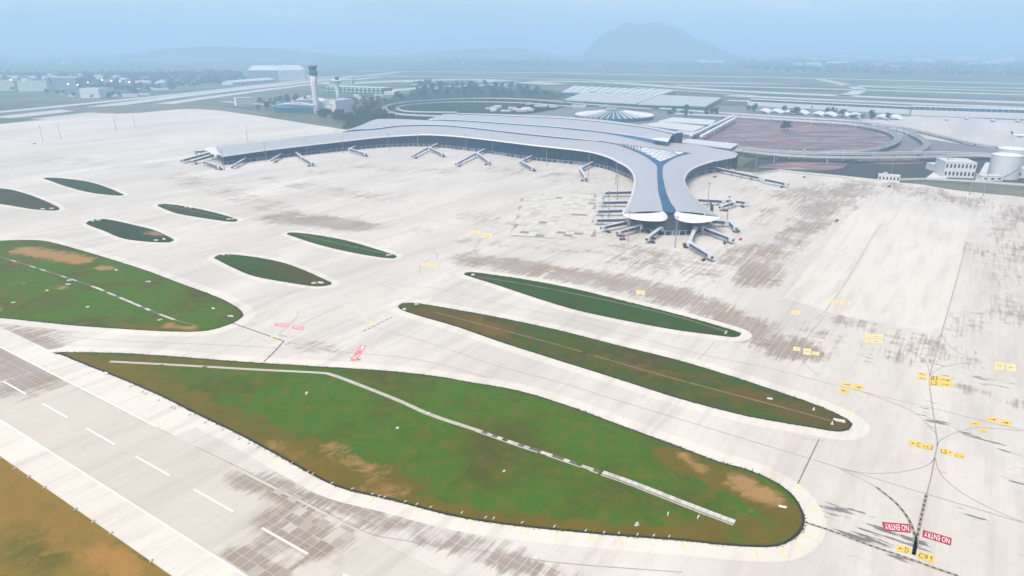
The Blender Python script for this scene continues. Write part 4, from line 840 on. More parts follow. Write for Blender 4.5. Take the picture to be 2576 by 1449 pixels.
building('long pale block at the left picture edge among hazy buildings', -30, 229, 38, 40, 42, 'wall_cream', 6, 8, 'wall_grey', v1=228)
building('wide pale block right of the left edge block, below two street lights', 48, 231, 121, 45, 44, 'wall_cream', 7, 10, 'wall_grey', v1=230)
building('bright low building with dark slits on the left beyond the apron', 203, 247, 252, 60, 36, 'wall_white', 1, 6, 'wall_grey')
building('broad blue grey block left of the street lights in the haze', 134, 226, 195, 80, 55, 'base_wall', 0, 0)
building('dark end of the big hangar left of the control tower', 626, 203, 701, 160, 58, 'base_wall', 0, 0, roof='gable')
building('pale ribbed hangar joined to the dark hangar left of the control tower', 702, 203, 769, 160, 58, 'wall_white', 1, 14, 'wall_grey', roof='gable', v1=201)
building('low white hall with sloping roof in front of the big hangar', 584, 214, 690, 60, 12, 'wall_white', 1, 10, v1=205, roof='gable')
building('striped office block behind the shorter control tower', 828, 222, 886, 70, 38, 'wall_white', 5, 1, 'far_glass', strip=True)
building('long flat roofed building under the striped office block', 818, 231, 962, 70, 24, 'far_glass', 2, 14, 'wall_white', v1=237)
building('four storey pale house left of the control tower', 596, 267, 638, 30, 26, 'wall_white', 3, 7, 'far_glass', v1=265)
building('white office with slanted window bands right of the control tower foot', 846, 286, 890, 45, 38, 'wall_white', 6, 1, 'wall_grey', strip=True, v1=280)
building('two storey grey blue office block left of the storage tanks', 2372, 446, 2450, 46, 24, 'wall_white', 2, 8, v1=449)
t = building('small white gatehouse with oversailing roof on the perimeter wall', 2208, 455, 2262, 14, 9, 'wall_white', 1, 6, v1=459)
for (u, v, w_, d_, h_, lb) in ((2345, 430, 30, 24, 10, 'small white shed left of the grey blue office block'), (2470, 455, 30, 20, 7, 'low white store between the office block and the tanks'), (2556, 448, 26, 30, 13, 'white pump house at the right picture edge beside the tanks')):
    p = gp(u, v); q = p+Vector((w_, -w_*.1, 0)); L = w_
    t = thing('shed', lb, 'shed', p, -.1); m = MB(); m.box((L/2, d_/2, h_/2), (L, d_, h_)); obj('wall', m, 'wall_white', t); m = MB(); m.box((L/2, d_/2, h_+.3), (L+1, d_+1, .6)); obj('roof', m, 'old_roof', t)
    for k in range(3): m = MB(); m.box(((k+.5)*L/3, -.05, h_*.5), (L*.14, .3, h_*.35)); obj('window', m, 'window_dark', t)
# storage tanks
def tank(label, u, v, r, h):
    t = thing('storage_tank', label, 'tank', gp(u, v))
    m = MB(); m.lathe((0, 0, 0), [(r, 0), (r, h)], 40); obj('shell', m, 'tank_grey', t)
    m = MB(); m.lathe((0, 0, h), [(r+.5, 0), (r+.5, .6), (r*.6, 2.4), (r*.1, 3.4)], 40); rf = obj('roof', m, 'white_panel', t)
    m = MB(); m.tube([(0, 0, h+3.3), (0, 0, h+5)], .5, 6); obj('vent', m, 'steel', rf)
    m = MB()
    for k in range(40):
        a_ = 2*math.pi*k/40; m.tube([(r*math.cos(a_), r*math.sin(a_), h+.4), (r*math.cos(a_), r*math.sin(a_), h+1.8)], .08, 4)
    obj('railing', m, 'steel', t)
    P = [((r+.6)*math.cos(a_), (r+.6)*math.sin(a_), h*(a_+2.4)/2.2) for a_ in np.linspace(-2.4, -.2, 14)]; m = MB()
    for a_, b_ in zip(P, P[1:]): m.bar(a_, b_, 1.2, .2)
    obj('spiral_stair', m, 'steel', t)
tank('front large grey storage tank with white domed lid near the right edge', 2521, 447, 21, 36)
tank('rear storage tank whose white lid shows behind the front tank', 2534, 434, 21, 39)
# ribbon roofed base building of the tower
t = thing('tower_base_building', 'low building with flowing white ribbon roofs at the foot of the high tower', 'building', gp(740, 285))
O = gp(740, 285)
def ribbon_roof(px, w):
    P = crom(gl(px), 5); m = MB(); A, B = offs(P, w/2), offs(P, -w/2); m.loft(A, B); m.loft(dn(A, 2), A); m.loft(dn(B, 2), B); obj('ribbon_roof', m, 'rim_white', t, True, O)
ribbon_roof([(690, 264, 14), (730, 260, 22), (770, 263, 24), (800, 268, 22)], 16); ribbon_roof([(712, 260, 20), (750, 257, 28), (790, 264, 28)], 12)
ribbon_roof([(740, 253, 24), (770, 249, 36), (800, 249, 38), (822, 258, 30), (828, 272, 16), (829, 284, 0)], 16); ribbon_roof([(785, 246, 34), (805, 247, 38), (830, 256, 34), (842, 268, 20), (844, 282, 0)], 16)
m = MB(); m.prism([p-O for p in gl([(690, 283), (826, 287), (822, 272), (700, 266)])], 0, 16); obj('glazed_hall', m, 'far_glass', t)

# ================================================================== older terminal beyond, its ribbed roof and piers
def roof_block(label, quad, h, ribs, name='old_terminal'):
    Q = [gp(u, v, h) for u, v in quad]; o = Vector((Q[0].x, Q[0].y, 0)); t = thing(name, label, 'terminal', o)
    m = MB(); m.prism([q-o for q in Q], 0, h-1); obj('wall', m, 'far_glass', t)
    m = MB(); m.prism([q-o for q in Q], h-1, h+.6); obj('roof', m, 'wall_grey', t)
    for k in range(ribs):
        a, b = Q[0].lerp(Q[1], (k+.5)/ribs), Q[3].lerp(Q[2], (k+.5)/ribs); m = MB(); m.bar(a-o+Vector((0, 0, 1.6)), b-o+Vector((0, 0, 1.6)), (Q[1]-Q[0]).length/ribs*.62, 2.4); obj('roof_rib', m, 'old_roof', t)
    return t
roof_block('older terminal with slanting white roof ribs, nearer half beyond the new hall', [(1420, 252), (1600, 262), (1660, 240), (1470, 231)], 14, 14)
roof_block('older terminal roof continuing right, with dark slanting joints', [(1604, 263), (1775, 268), (1815, 247), (1664, 240)], 15, 15)
roof_block('flat white roof behind the older terminal ribs', [(1412, 232), (1660, 240), (1700, 228), (1440, 217)], 14, 12)
def pier(label, a, b, w, h, name='old_pier'):
    A, B = gp(*a), gp(*b); d = (B-A); L = d.length; rz = math.atan2(d.y, d.x); t = thing(name, label, 'terminal', A, rz)
    m = MB(); m.box((L/2, w/2, h/2), (L, w, h)); obj('wall', m, 'far_glass', t)
    m = MB(); m.box((L/2, w/2, h+.6), (L+2, w+5, 1.2)); obj('roof', m, 'old_roof', t)
    m = MB(); m.box((L/2, -9, h*.32), (L, 18, h*.64)); obj('lower_hall', m, 'old_roof', t)
    for k in range(int(L//14)):
        m = MB(); m.box((k*14+7, -.3, h*.82), (1.0, .5, h*.34)); obj('facade_fin', m, 'wall_white', t)
    return t
pier('long thin glazed pier beyond the loop road, left part', (1885, 265), (2300, 287), 24, 20)
pier('wide roofed pier at the right edge with aircraft before it', (2290, 289), (2640, 301), 34, 24)
# old round hall with radiating ribs
c = gp(1545, 283, 16); t = thing('round_hall', 'low round hall with ribs radiating like a fan, behind the new terminal', 'hall', (c.x, c.y, 0))
m = MB(); m.lathe((0, 0, 0), [(112, 0), (112, 9), (70, 15), (26, 22), (6, 24)], 48); obj('fan_roof', m, 'far_glass', t)
for k in range(40):
    a_ = 2*math.pi*k/40; m = MB(); m.tube([(r*math.cos(a_), r*math.sin(a_), z) for r, z in ((112, 9.6), (70, 15.6), (30, 22))], [2.4, 1.8, .9], 4); obj('roof_rib', m, 'old_roof', t)
# wave roofs beside the pier
for k, (u, v) in enumerate(((1905, 283), (1935, 284), (1968, 287), (1998, 287), (2040, 291), (2068, 292), (2105, 294), (2130, 295), (2200, 299), (2232, 300))):
    p = gp(u, v); t = thing('wave_canopy', ['leftmost', 'second', 'third', 'fourth', 'fifth', 'sixth', 'seventh', 'eighth', 'ninth', 'rightmost'][k]+' white wave shaped canopy in the row before the glazed pier', 'canopy', p, R(-25), 'wave canopies before the pier')
    A = [Vector((x, -16, 4+5*math.sin(x/34*math.pi*1.1+.4))) for x in np.linspace(0, 34, 9)]; B = [Vector((p_.x+10, 22, p_.z+4)) for p_ in A]; m = MB(); m.loft(A, B); m.loft(dn(A, .8), dn(B, .8)); m.loft(dn(A, .8), A); obj('shell', m, 'white_panel', t, True)
    for x in (4, 30):
        m = MB(); m.tube([(x, -10, 0), (x+2, -8, 5)], .5, 5); obj('leg', m, 'steel', t); m = MB(); m.tube([(x+8, 16, 0), (x+8, 16, 8)], .5, 5); obj('leg', m, 'steel', t)
# parking decks and covered walkways between the terminals
def flat_deck(label, quad, h, mat='old_roof', name='parking_deck', cat='car park'):
    Q = [gp(u, v, h) for u, v in quad]; o = Vector((Q[0].x, Q[0].y, 0)); t = thing(name, label, cat, o)
    m = MB(); m.prism([q-o for q in Q], h-1.2, h); obj('roof', m, mat, t)
    In = [q.lerp((Q[0]+Q[2])*.5, .06)-o for q in Q]; m = MB(); m.prism(In, 0, h-1.2); obj('wall', m, 'base_wall', t)
    for a, b in zip(Q, Q[1:]+Q[:1]): m = MB(); m.bar(a-o+Vector((0, 0, .5)), b-o+Vector((0, 0, .5)), .4, 1.0); obj('parapet', m, 'wall_white', t)
flat_deck('upper flat white deck between the new hall and the older terminal', [(1655, 305), (1790, 314), (1800, 303), (1690, 296)], 12)
flat_deck('lower flat white deck right behind the layered hall roof', [(1610, 314), (1745, 331), (1775, 318), (1660, 307)], 12)
flat_deck('small pale deck beside the diagonal walkways', [(1690, 333), (1745, 340), (1765, 333), (1715, 327)], 10)
flat_deck('long flat canopy stretching right from the hall end towards the viaduct', [(1705, 357), (1838, 374), (1858, 363), (1730, 350)], 14, name='entrance_canopy', cat='canopy')
for k, (a, b) in enumerate((((1738, 341), (1846, 291)), ((1764, 343), (1850, 297)))):
    A, B = gp(*a, 11), gp(*b, 11); o = Vector((A.x, A.y, 0)); t = thing('covered_walkway', ['left', 'right'][k]+' of two white diagonal walkways between the terminals', 'walkway', o)
    m = MB(); m.bar(A-o, B-o, 7, 4); obj('tube', m, 'white_panel', t); n_ = 9
    for i in range(n_): p = A.lerp(B, (i+.5)/n_)-o; m = MB(); m.box((p.x, p.y, 4.5), (2.0, 2.0, 9)); obj('support', m, 'deck_concrete', t)

# ================================================================== landside ground, viaducts
def sheet(name, px, mat, z, n=4): P = crom(gl(px), n, True) if n else gl(px); m = MB(); m.add([(p.x, p.y, z) for p in P], [tuple(range(len(P)))]); return struct(obj(name, m, mat))
sheet('earth_plot', [(1760, 345), (1850, 300), (2000, 302), (2150, 316), (2250, 340), (2220, 366), (2100, 380), (1900, 374)], 'red_earth', -.20)
sheet('landside_ground', [(1866, 420), (1940, 392), (2120, 390), (2330, 396), (2640, 402), (2640, 462), (2460, 455), (2300, 446), (2200, 449), (2010, 432), (1950, 426)], 'dark_scrub', -.20)
sheet('earth_plot', [(1905, 420), (1960, 410), (2060, 406), (2130, 410), (2110, 424), (2040, 429), (1960, 424)], 'red_earth', -.16)
sheet('earth_plot', [(2160, 402), (2260, 400), (2330, 405), (2280, 412), (2190, 411)], 'red_earth', -.16)
sheet('landside_ground', [(1640, 345), (1900, 385), (2576, 400), (2800, 340), (2500, 300), (2100, 275), (1650, 262), (1300, 265), (1350, 290)], 'asphalt', -.26)
sheet('landside_ground', [(860, 322), (960, 320), (1300, 290), (1420, 262), (1200, 240), (1000, 246), (930, 262), (900, 290)], 'foliage', -.26)
sheet('wood_floor', [(1050, 203), (1180, 213), (1290, 223), (1405, 231), (1415, 248), (1250, 249), (1080, 250), (1000, 254), (1030, 232)], 'foliage', -.24)
sheet('far_apron', [(2240, 335), (2160, 300), (2300, 292), (2700, 308), (3100, 420), (2700, 400), (2480, 372)], 'far_concrete', -.12, 0)
sheet('yard', [(2330, 447), (2375, 412), (2400, 412), (2380, 450)], 'wall_white', -.10, 0); sheet('yard', [(2452, 455), (2480, 408), (2500, 410), (2485, 460)], 'wall_white', -.10, 0)
sheet('grass_strip', [(2305, 457), (2444, 467), (2620, 484), (2620, 497), (2424, 481), (2320, 464)], 'strip_grass', .04)
sheet('grass_strip', [(130, 272), (250, 268), (400, 261), (560, 268), (700, 292), (640, 288), (480, 274), (300, 286)], 'strip_grass', .04)
def viaduct(label, px, w, piers=45, mat='asphalt'):
    P = crom([gp(*p) for p in px], 8); P = resample(P, 14); o = Vector((P[0].x, P[0].y, 0)); t = thing('viaduct', label, 'viaduct', o)
    Q = [p-o for p in P]; L, Rr = offs(Q, w/2), offs(Q, -w/2)
    m = MB(); m.loft(Rr, L); m.loft(dn(Rr, 1.8), Rr); m.loft(L, dn(L, 1.8)); m.loft(dn(L, 1.8), dn(Rr, 1.8)); obj('deck', m, mat, t)
    for E_ in (L, Rr):
        m = MB(); I = offs(E_, .35); up = Vector((0, 0, 1.1)); m.loft([p+up for p in E_], [p+up for p in I]); m.loft(dn(E_, 1.8), [p+up for p in E_]); m.loft(dn(I, 1.8), [p+up for p in I]); obj('parapet', m, 'wall_white', t)
    m = MB()
    for s_ in (-.22, .22): m.ribbon([p+Vector((0, 0, .03)) for p in offs(Q, s_*w)], .4)
    obj('lane_line', m, 'paint_white', t)
    S_ = resample(Q, piers)
    for p in S_[1:-1]: m = MB(); m.lathe((p.x, p.y, 0), [(1.3, 0), (1.3, p.z-4.5), (3.5, p.z-1.9)], 8); obj('pier', m, 'deck_concrete', t)
viaduct('main viaduct running right from the terminal below the red earth plot', [(1700, 349, 10), (1850, 371, 10), (2000, 383.5, 9), (2150, 386.5, 9), (2350, 384, 8), (2480, 388, 7), (2640, 396, 6)], 22)
viaduct('nearer viaduct branch right of the right wing tip, with posts before it', [(1845, 377, 9), (1960, 390, 9), (2100, 396, 9), (2280, 396, 8), (2450, 392, 7), (2640, 402, 6)], 14)
viaduct('inner loop viaduct circling the right end of the red earth plot', [(2050, 385, 8), (2170, 379, 9), (2240, 363, 9), (2258, 345, 9), (2230, 327, 9), (2150, 312, 8), (2000, 302, 8), (1860, 293, 8), (1700, 285, 8)], 14)
viaduct('outer loop viaduct beyond the inner loop', [(2300, 384, 8), (2330, 366, 9), (2318, 347, 9), (2260, 322, 9), (2150, 304, 8), (1980, 294, 8), (1830, 284, 8), (1660, 272, 8)], 12)
viaduct('thin slip road curving out to the far right', [(2150, 306, 6), (2260, 318, 6), (2360, 340, 5), (2460, 362, 5), (2640, 380, 4)], 10)
viaduct('left loop viaduct behind the terminal beside the dark wood', [(1120, 292, 6), (1010, 287, 7), (968, 275, 8), (985, 262, 8), (1060, 253, 8), (1200, 247, 8), (1330, 250, 8), (1480, 262, 8), (1640, 274, 8)], 16)
viaduct('inner curve of the left loop behind the terminal', [(1150, 282, 5), (1030, 280, 6), (1000, 271, 7), (1040, 262, 7), (1150, 256, 7), (1300, 258, 7), (1440, 268, 7)], 10)
# perimeter wall
WP = [gp(*p) for p in ((1852, 434), (1899, 440), (1958, 430.5), (2003, 435.5), (2126, 447.5), (2205, 456), (2330, 452), (2460, 459), (2640, 472))]
t = thing('perimeter_wall', 'pale boundary wall zigzagging along the right side of the apron', 'wall', (WP[0].x, WP[0].y, 0)); Q = resample(WP, 9.5)
for a, b in zip(Q, Q[1:]):
    d = (b-a).normalized()*.2; m = MB(); m.bar(a-WP[0]+d+Vector((0, 0, 1.6)), b-WP[0]-d+Vector((0, 0, 1.6)), .4, 3.2); obj('wall_panel', m, 'wall_cream', t); m = MB(); m.box((*(a-WP[0]).xy, 1.8), (.6, .6, 3.6)); obj('wall_post', m, 'wall_white', t)
for k, (u, v, h_) in enumerate(((1947, 408, 18), (1985, 400, 18), (2020, 403, 20), (2080, 411, 20), (2120, 406, 22), (2195, 401, 18), (2300, 398, 18), (2325, 406, 20), (2040, 313, 20), (2150, 322, 30), (2330, 330, 20))):
    p = gp(u, v); t = thing('lamp_post', ['leftmost slim post with a small flag before the near viaduct', 'slim grey post second from the left before the near viaduct', 'pale post widening upwards like a funnel below the viaduct', 'left post on the red earth patch', 'taller right post on the red earth patch', 'short pale post right of the red earth patch', 'slim post under the middle of the near viaduct', 'slim post left of the office block beyond the wall', 'slim white post on the far rim of the loop', 'tall white mast standing inside the loop road', 'slim post right of the loop road'][k], 'post', p)
    m = MB(); m.lathe((0, 0, 0), [(.6, 0), (.35, h_*.7), (.3 if k != 2 else 2.6, h_)], 8); obj('pole', m, 'wall_white', t)
    m = MB(); m.bar((0, 0, h_-.4), (3.0, 0, h_+.2), .5, .3); obj('lamp_arm', m, 'wall_white', t)

# far runways and taxiways
def far_strip(px, w): m = MB(); m.ribbon(crom(gl(px), 4), w, -.18); return struct(obj('far_runway', m, 'far_concrete'))
for px, w in (([(900, 179), (1300, 182), (1700, 190), (2100, 198), (2700, 214)], 90), ([(860, 190), (1300, 196), (1700, 207), (2576, 222)], 60), ([(1650, 205), (2000, 212), (2300, 222), (2700, 234)], 70), ([(1700, 214), (2100, 224), (2700, 242)], 80), ([(1200, 205), (1500, 206), (1800, 226), (2200, 244), (2700, 262)], 110), ([(1830, 240), (2200, 256), (2700, 276)], 90), ([(2060, 199), (2160, 222), (2120, 242)], 60),
              ([(0, 296), (250, 268), (500, 236), (700, 214), (860, 196), (1000, 182)], 90), ([(100, 300), (350, 270), (560, 240), (780, 212), (950, 194)], 70), ([(-200, 300), (100, 272), (400, 242), (640, 216), (840, 192)], 60), ([(820, 212), (1000, 204), (1200, 200), (1400, 212)], 160), ([(960, 230), (1100, 218), (1300, 212)], 90), ([(1830, 252), (2300, 272), (2700, 290)], 60), ([(1600, 220), (1900, 240)], 40), ([(560, 255), (700, 262), (780, 240)], 30)):
    far_strip(px, w)

# ================================================================== hills
def hill(px, D, base_w, name='hill', seed=0):
    """ridge line seen at (u, v) standing D metres away"""
    n = 60; us = np.linspace(px[0][0], px[-1][0], n); vs = np.interp(us, [p[0] for p in px], [p[1] for p in px]); rr = np.random.default_rng(seed)
    top = [CAM_H+D*(-SP-(v-PH/2)/FOC*CP)/(CP-(v-PH/2)/FOC*SP) for u, v in zip(us, vs)]
    X = [(u-PW/2)/FOC*(D*CP+CAM_H*SP) for u in us]; m = MB(); rows = 15; V = []; F = []
    for i in range(n):
        for j in range(rows):
            s_ = (j/(rows-1))*2-1; pr = math.cos(s_*math.pi/2)**1.25; e = max(0.0, top[i])*min(1, min(i, n-1-i)/3)
            V.append((X[i]+rr.normal(0, 14), D+s_*base_w+rr.normal(0, 14), -2+e*pr*(1+.02*math.sin(i*1.7+j*2.1)+.03*math.sin(i*.63-j*1.3)+rr.normal(0, .005))))
    for i in range(n-1):
        for j in range(rows-1): a = i*rows+j; F.append((a, a+1, a+rows+1, a+rows))
    m.add(V, F); return struct(obj(name, m, 'hill_forest', None, True))
hill([(1455, 150), (1480, 124), (1500, 98), (1530, 76), (1565, 62), (1605, 58), (1655, 59), (1695, 70), (1760, 102), (1820, 128), (1860, 150)], 11500, 900, seed=1)
hill([(980, 150), (1080, 131), (1180, 123), (1280, 120), (1340, 125), (1400, 140), (1480, 150)], 13500, 800, seed=2)
hill([(-200, 172), (0, 167), (40, 160), (60, 158), (110, 163), (200, 153), (280, 144), (360, 132), (430, 122), (560, 116), (700, 122), (820, 137), (960, 150)], 11500, 900, seed=3)
hill([(1750, 150), (1900, 136), (2100, 132), (2300, 138), (2500, 130), (2800, 134)], 16000, 900, seed=4)

# ================================================================== trees
def tree_meshes(seed, h, r):
    rr = random.Random(seed); m = MB()
    for k in range(26):
        a_ = rr.uniform(0, 6.28); q = rr.random()**.5*r*.72; z = h*.38+rr.random()*h*.52; s_ = r*rr.uniform(.20, .36)*(1.15-.5*(z/h)); c_ = (q*math.cos(a_), q*math.sin(a_), z)
        for f in range(22):
            d = Vector((rr.gauss(0, 1), rr.gauss(0, 1), rr.gauss(0, .8))).normalized(); p = Vector(c_)+d*s_*rr.uniform(.75, 1.15); t1 = d.orthogonal().normalized()*s_*.42; t2 = d.cross(t1)
            t1 = t1+d*rr.uniform(-.2, .2)*s_
            m.add([p-t1, p+t2*.7, p+t1, p-t2*.7], [(0, 1, 2, 3)])
    me = m.mesh('crown'); me.materials.append(MATS['foliage'])
    m = MB(); m.tube([(0, 0, 0), (.1, 0, h*.3), (0, .1, h*.62)], [r*.09, r*.06, r*.02], 6)
    for k in range(5): a_ = k*1.3; m.tube([(0, 0, h*(.28+.05*k)), (r*.45*math.cos(a_), r*.45*math.sin(a_), h*(.5+.06*k))], [r*.04, r*.012], 4)
    mt = m.mesh('trunk'); mt.materials.append(MATS['bark']); return me, mt
TM = [tree_meshes(i, 11, 5.2) for i in range(4)]
def tree(p, s, label, group):
    t = thing('tree', label, 'tree', p, random.uniform(0, 6), group); me, mt = random.choice(TM); t.scale = (s, s, s*random.uniform(.85, 1.2))
    link('crown', me, None, t); link('trunk', mt, None, t)
def wood(px, n, s, label, group):
    P = gl(px); xs = [p.x for p in P]; ys = [p.y for p in P]; k = 0; g_ = 0
    while k < n and g_ < 8000:
        g_ += 1; q = np.array([[random.uniform(min(xs), max(xs)), random.uniform(min(ys), max(ys))]])
        if inside(q, P)[0]: tree((q[0, 0], q[0, 1], -.3), s*random.uniform(.7, 1.3), label, group); k += 1
wood([(1060, 208), (1180, 216), (1290, 225), (1400, 232), (1410, 246), (1250, 247), (1100, 247), (1010, 250), (1040, 235)], 112, 2.5, 'dark tree in the long blue wood behind the left loop road', 'trees of the long wood')
wood([(860, 318), (900, 290), (960, 292), (1000, 303), (960, 312)], 42, 2.0, 'dark tree between the tower building and the left end of the hall', 'trees before the hall')
wood([(790, 296), (850, 288), (900, 300), (870, 312)], 26, 1.9, 'dark tree at the foot of the high control tower', 'trees at the tower foot')
wood([(860, 258), (1000, 245), (1040, 250), (960, 262), (930, 290), (890, 285)], 44, 1.9, 'tree in the grounds right of the two control towers', 'trees right of the towers')
wood([(640, 262), (720, 252), (780, 250), (700, 275), (640, 280)], 20, 1.9, 'tree in the grounds left of the high control tower', 'trees left of the tower')
wood([(1840, 275), (2100, 288), (2240, 302), (2250, 306), (2100, 296), (1840, 283)], 16, 1.8, 'tree along the row of wave canopies', 'trees by the canopies')
wood([(0, 225), (200, 246), (260, 252), (330, 240), (200, 240), (60, 232)], 18, 2.0, 'tree among the hazy buildings on the left', 'trees of the left town')
wood([(1640, 285), (1700, 275), (1830, 290), (1690, 300)], 14, 1.6, 'tree among the decks between the terminals', 'trees between the terminals')
tree(gp(1972, 331)+Vector((0, 0, -.2)), 2.4, 'large dark tree alone on the red earth inside the loop', 'single trees'); tree(gp(1980, 330)+Vector((0, 0, -.2)), 2.4, 'smaller dark tree right beside the large one inside the loop', 'single trees')
# far woods that read as one mass
m = MB()
for px, n_ in (([(1850, 150), (2576, 160), (2576, 192), (1980, 182), (1860, 170)], 700), ([(0, 185), (600, 180), (620, 205), (330, 235), (0, 200)], 420), ([(1100, 150), (1850, 160), (1850, 172), (1100, 165)], 260)):
    P = gl(px); xs = [p.x for p in P]; ys = [p.y for p in P]
    for k in range(n_*3):
        q = np.array([[random.uniform(min(xs), max(xs)), random.uniform(min(ys), max(ys))]])
        if not inside(q, P)[0]: continue
        r_ = random.uniform(9, 26); h_ = random.uniform(10, 20)
        for f in range(9):
            a_ = random.uniform(0, 6.28); c_ = Vector((q[0, 0]+r_*random.random()*math.cos(a_), q[0, 1]+r_*random.random()*math.sin(a_), random.uniform(0, h_))); d = Vector((random.gauss(0, 1), random.gauss(0, 1), random.gauss(0, 1))).normalized()*7; e = d.orthogonal().normalized()*7
            m.add([c_-d, c_+e, c_+d, c_-e], [(0, 1, 2, 3)])
o = obj('distant_wood', m, 'foliage'); o['kind'] = 'stuff'; o['label'] = 'hazy belts of woodland far behind the airport'; 
# ================================================================== far town
def town(px, n, label, group, hmax=22, big=60):
    P = gl(px); xs = [p.x for p in P]; ys = [p.y for p in P]; k = g_ = 0
    while k < n and g_ < 5000:
        g_ += 1; q = np.array([[random.uniform(min(xs), max(xs)), random.uniform(min(ys), max(ys))]])
        if not inside(q, P)[0]: continue
        k += 1; w_, d_, h_ = random.uniform(.5, 1.5)*big, random.uniform(.4, .9)*big*.7, random.uniform(.4, 1)*hmax; rz = R(random.choice([-20, -12, -33, 5]))
        t = thing('distant_building', label, 'building', (q[0, 0], q[0, 1], -.3), rz, group)
        m = MB(); m.box((0, 0, h_/2), (w_, d_, h_)); obj('wall', m, random.choice(['wall_white', 'wall_cream', 'wall_white', 'wall_grey']), t)
        m = MB(); m.add([(-w_/2-1, -d_/2-1, h_), (w_/2+1, -d_/2-1, h_), (w_/2+1, d_/2+1, h_), (-w_/2-1, d_/2+1, h_), (-w_/2-1, 0, h_+d_*.12), (w_/2+1, 0, h_+d_*.12)], [(0, 1, 5, 4), (2, 3, 4, 5), (1, 2, 5), (3, 0, 4)]); obj('roof', m, random.choice(['old_roof', 'old_roof', 'wall_grey']), t)
        for r in range(2): m = MB(); m.box((0, -d_/2-.05, h_*(.3+.4*r)), (w_*.9, .4, h_*.16)); obj('window_band', m, 'wall_grey', t)
town([(1358, 131), (1475, 131), (1475, 140), (1358, 140)], 16, 'big white hall in the bright cluster left of the round hill', 'halls left of the hill', 70, 260)
town([(1840, 140), (2576, 146), (2576, 178), (2300, 172), (1880, 162)], 70, 'small pale building in the hazy town on the right', 'right town buildings', 26, 110)
town([(1730, 156), (1810, 156), (1810, 162), (1730, 162)], 4, 'pale long hall at the right foot of the round hill', 'halls at the hill foot', 26, 160)
town([(0, 190), (420, 196), (420, 215), (0, 205)], 26, 'small pale building in the hazy left town', 'left town buildings', 22, 60)
town([(150, 236), (340, 226), (460, 214), (360, 242), (200, 252)], 16, 'low pale shed by the far edge of the left runway', 'left runway sheds', 10, 40)
town([(1320, 262), (1500, 262), (1560, 276), (1300, 282), (1180, 278)], 22, 'low pale kiosk on the open ground behind the layered hall', 'kiosks behind the hall', 8, 34)
town([(880, 240), (1000, 236), (960, 252), (900, 256)], 8, 'low house right of the shorter tower', 'houses right of the towers', 14, 36)
# lit street lamps in the left haze
LAMP = [(30, 205), (92, 210), (152, 216), (174, 218), (201, 212), (198, 220), (224, 213), (259, 206), (282, 208), (304, 210), (328, 212), (149, 158)]
LL = ['lit lamp above the block at the left edge', 'lit lamp above the wide pale block', 'lit lamp at the left of the blue grey block', 'lit lamp right of the first one before the blue grey block', 'upper of two close lit lamps right of the blue grey block', 'lower of two close lit lamps right of the blue grey block', 'faint lit lamp above the bright low building', 'bright flared lamp right above the bright low building', 'faint lamp fourth from the right end of the row', 'bright lamp second from the right end of the row', 'lit lamp at the right end of the row', 'lonely lit lamp high on the hill ridge at left']
for (u, v), lb in zip(LAMP, LL):
    h_ = 26 if v > 160 else 30; D_ = gp(u, v+9).y if v > 160 else 5400; p = gp(u, v+9) if v > 160 else Vector(((u-PW/2)/FOC*D_*CP, D_, 0)); zt = h_ if v > 160 else CAM_H*(1-D_/gp(u, v).y)
    t = thing('street_lamp', lb, 'street lamp', p, 0, 'lit lamps in the left haze'); m = MB(); m.lathe((0, 0, 0), [(.8, 0), (.4, zt)], 6); obj('pole', m, 'steel', t)
    m = MB(); m.lathe((0, 0, zt), [(.9, 0), (2.2, .8), (2.2, 1.6), (.6, 2.4)], 10); obj('lantern', m, 'lamp_glow', t)

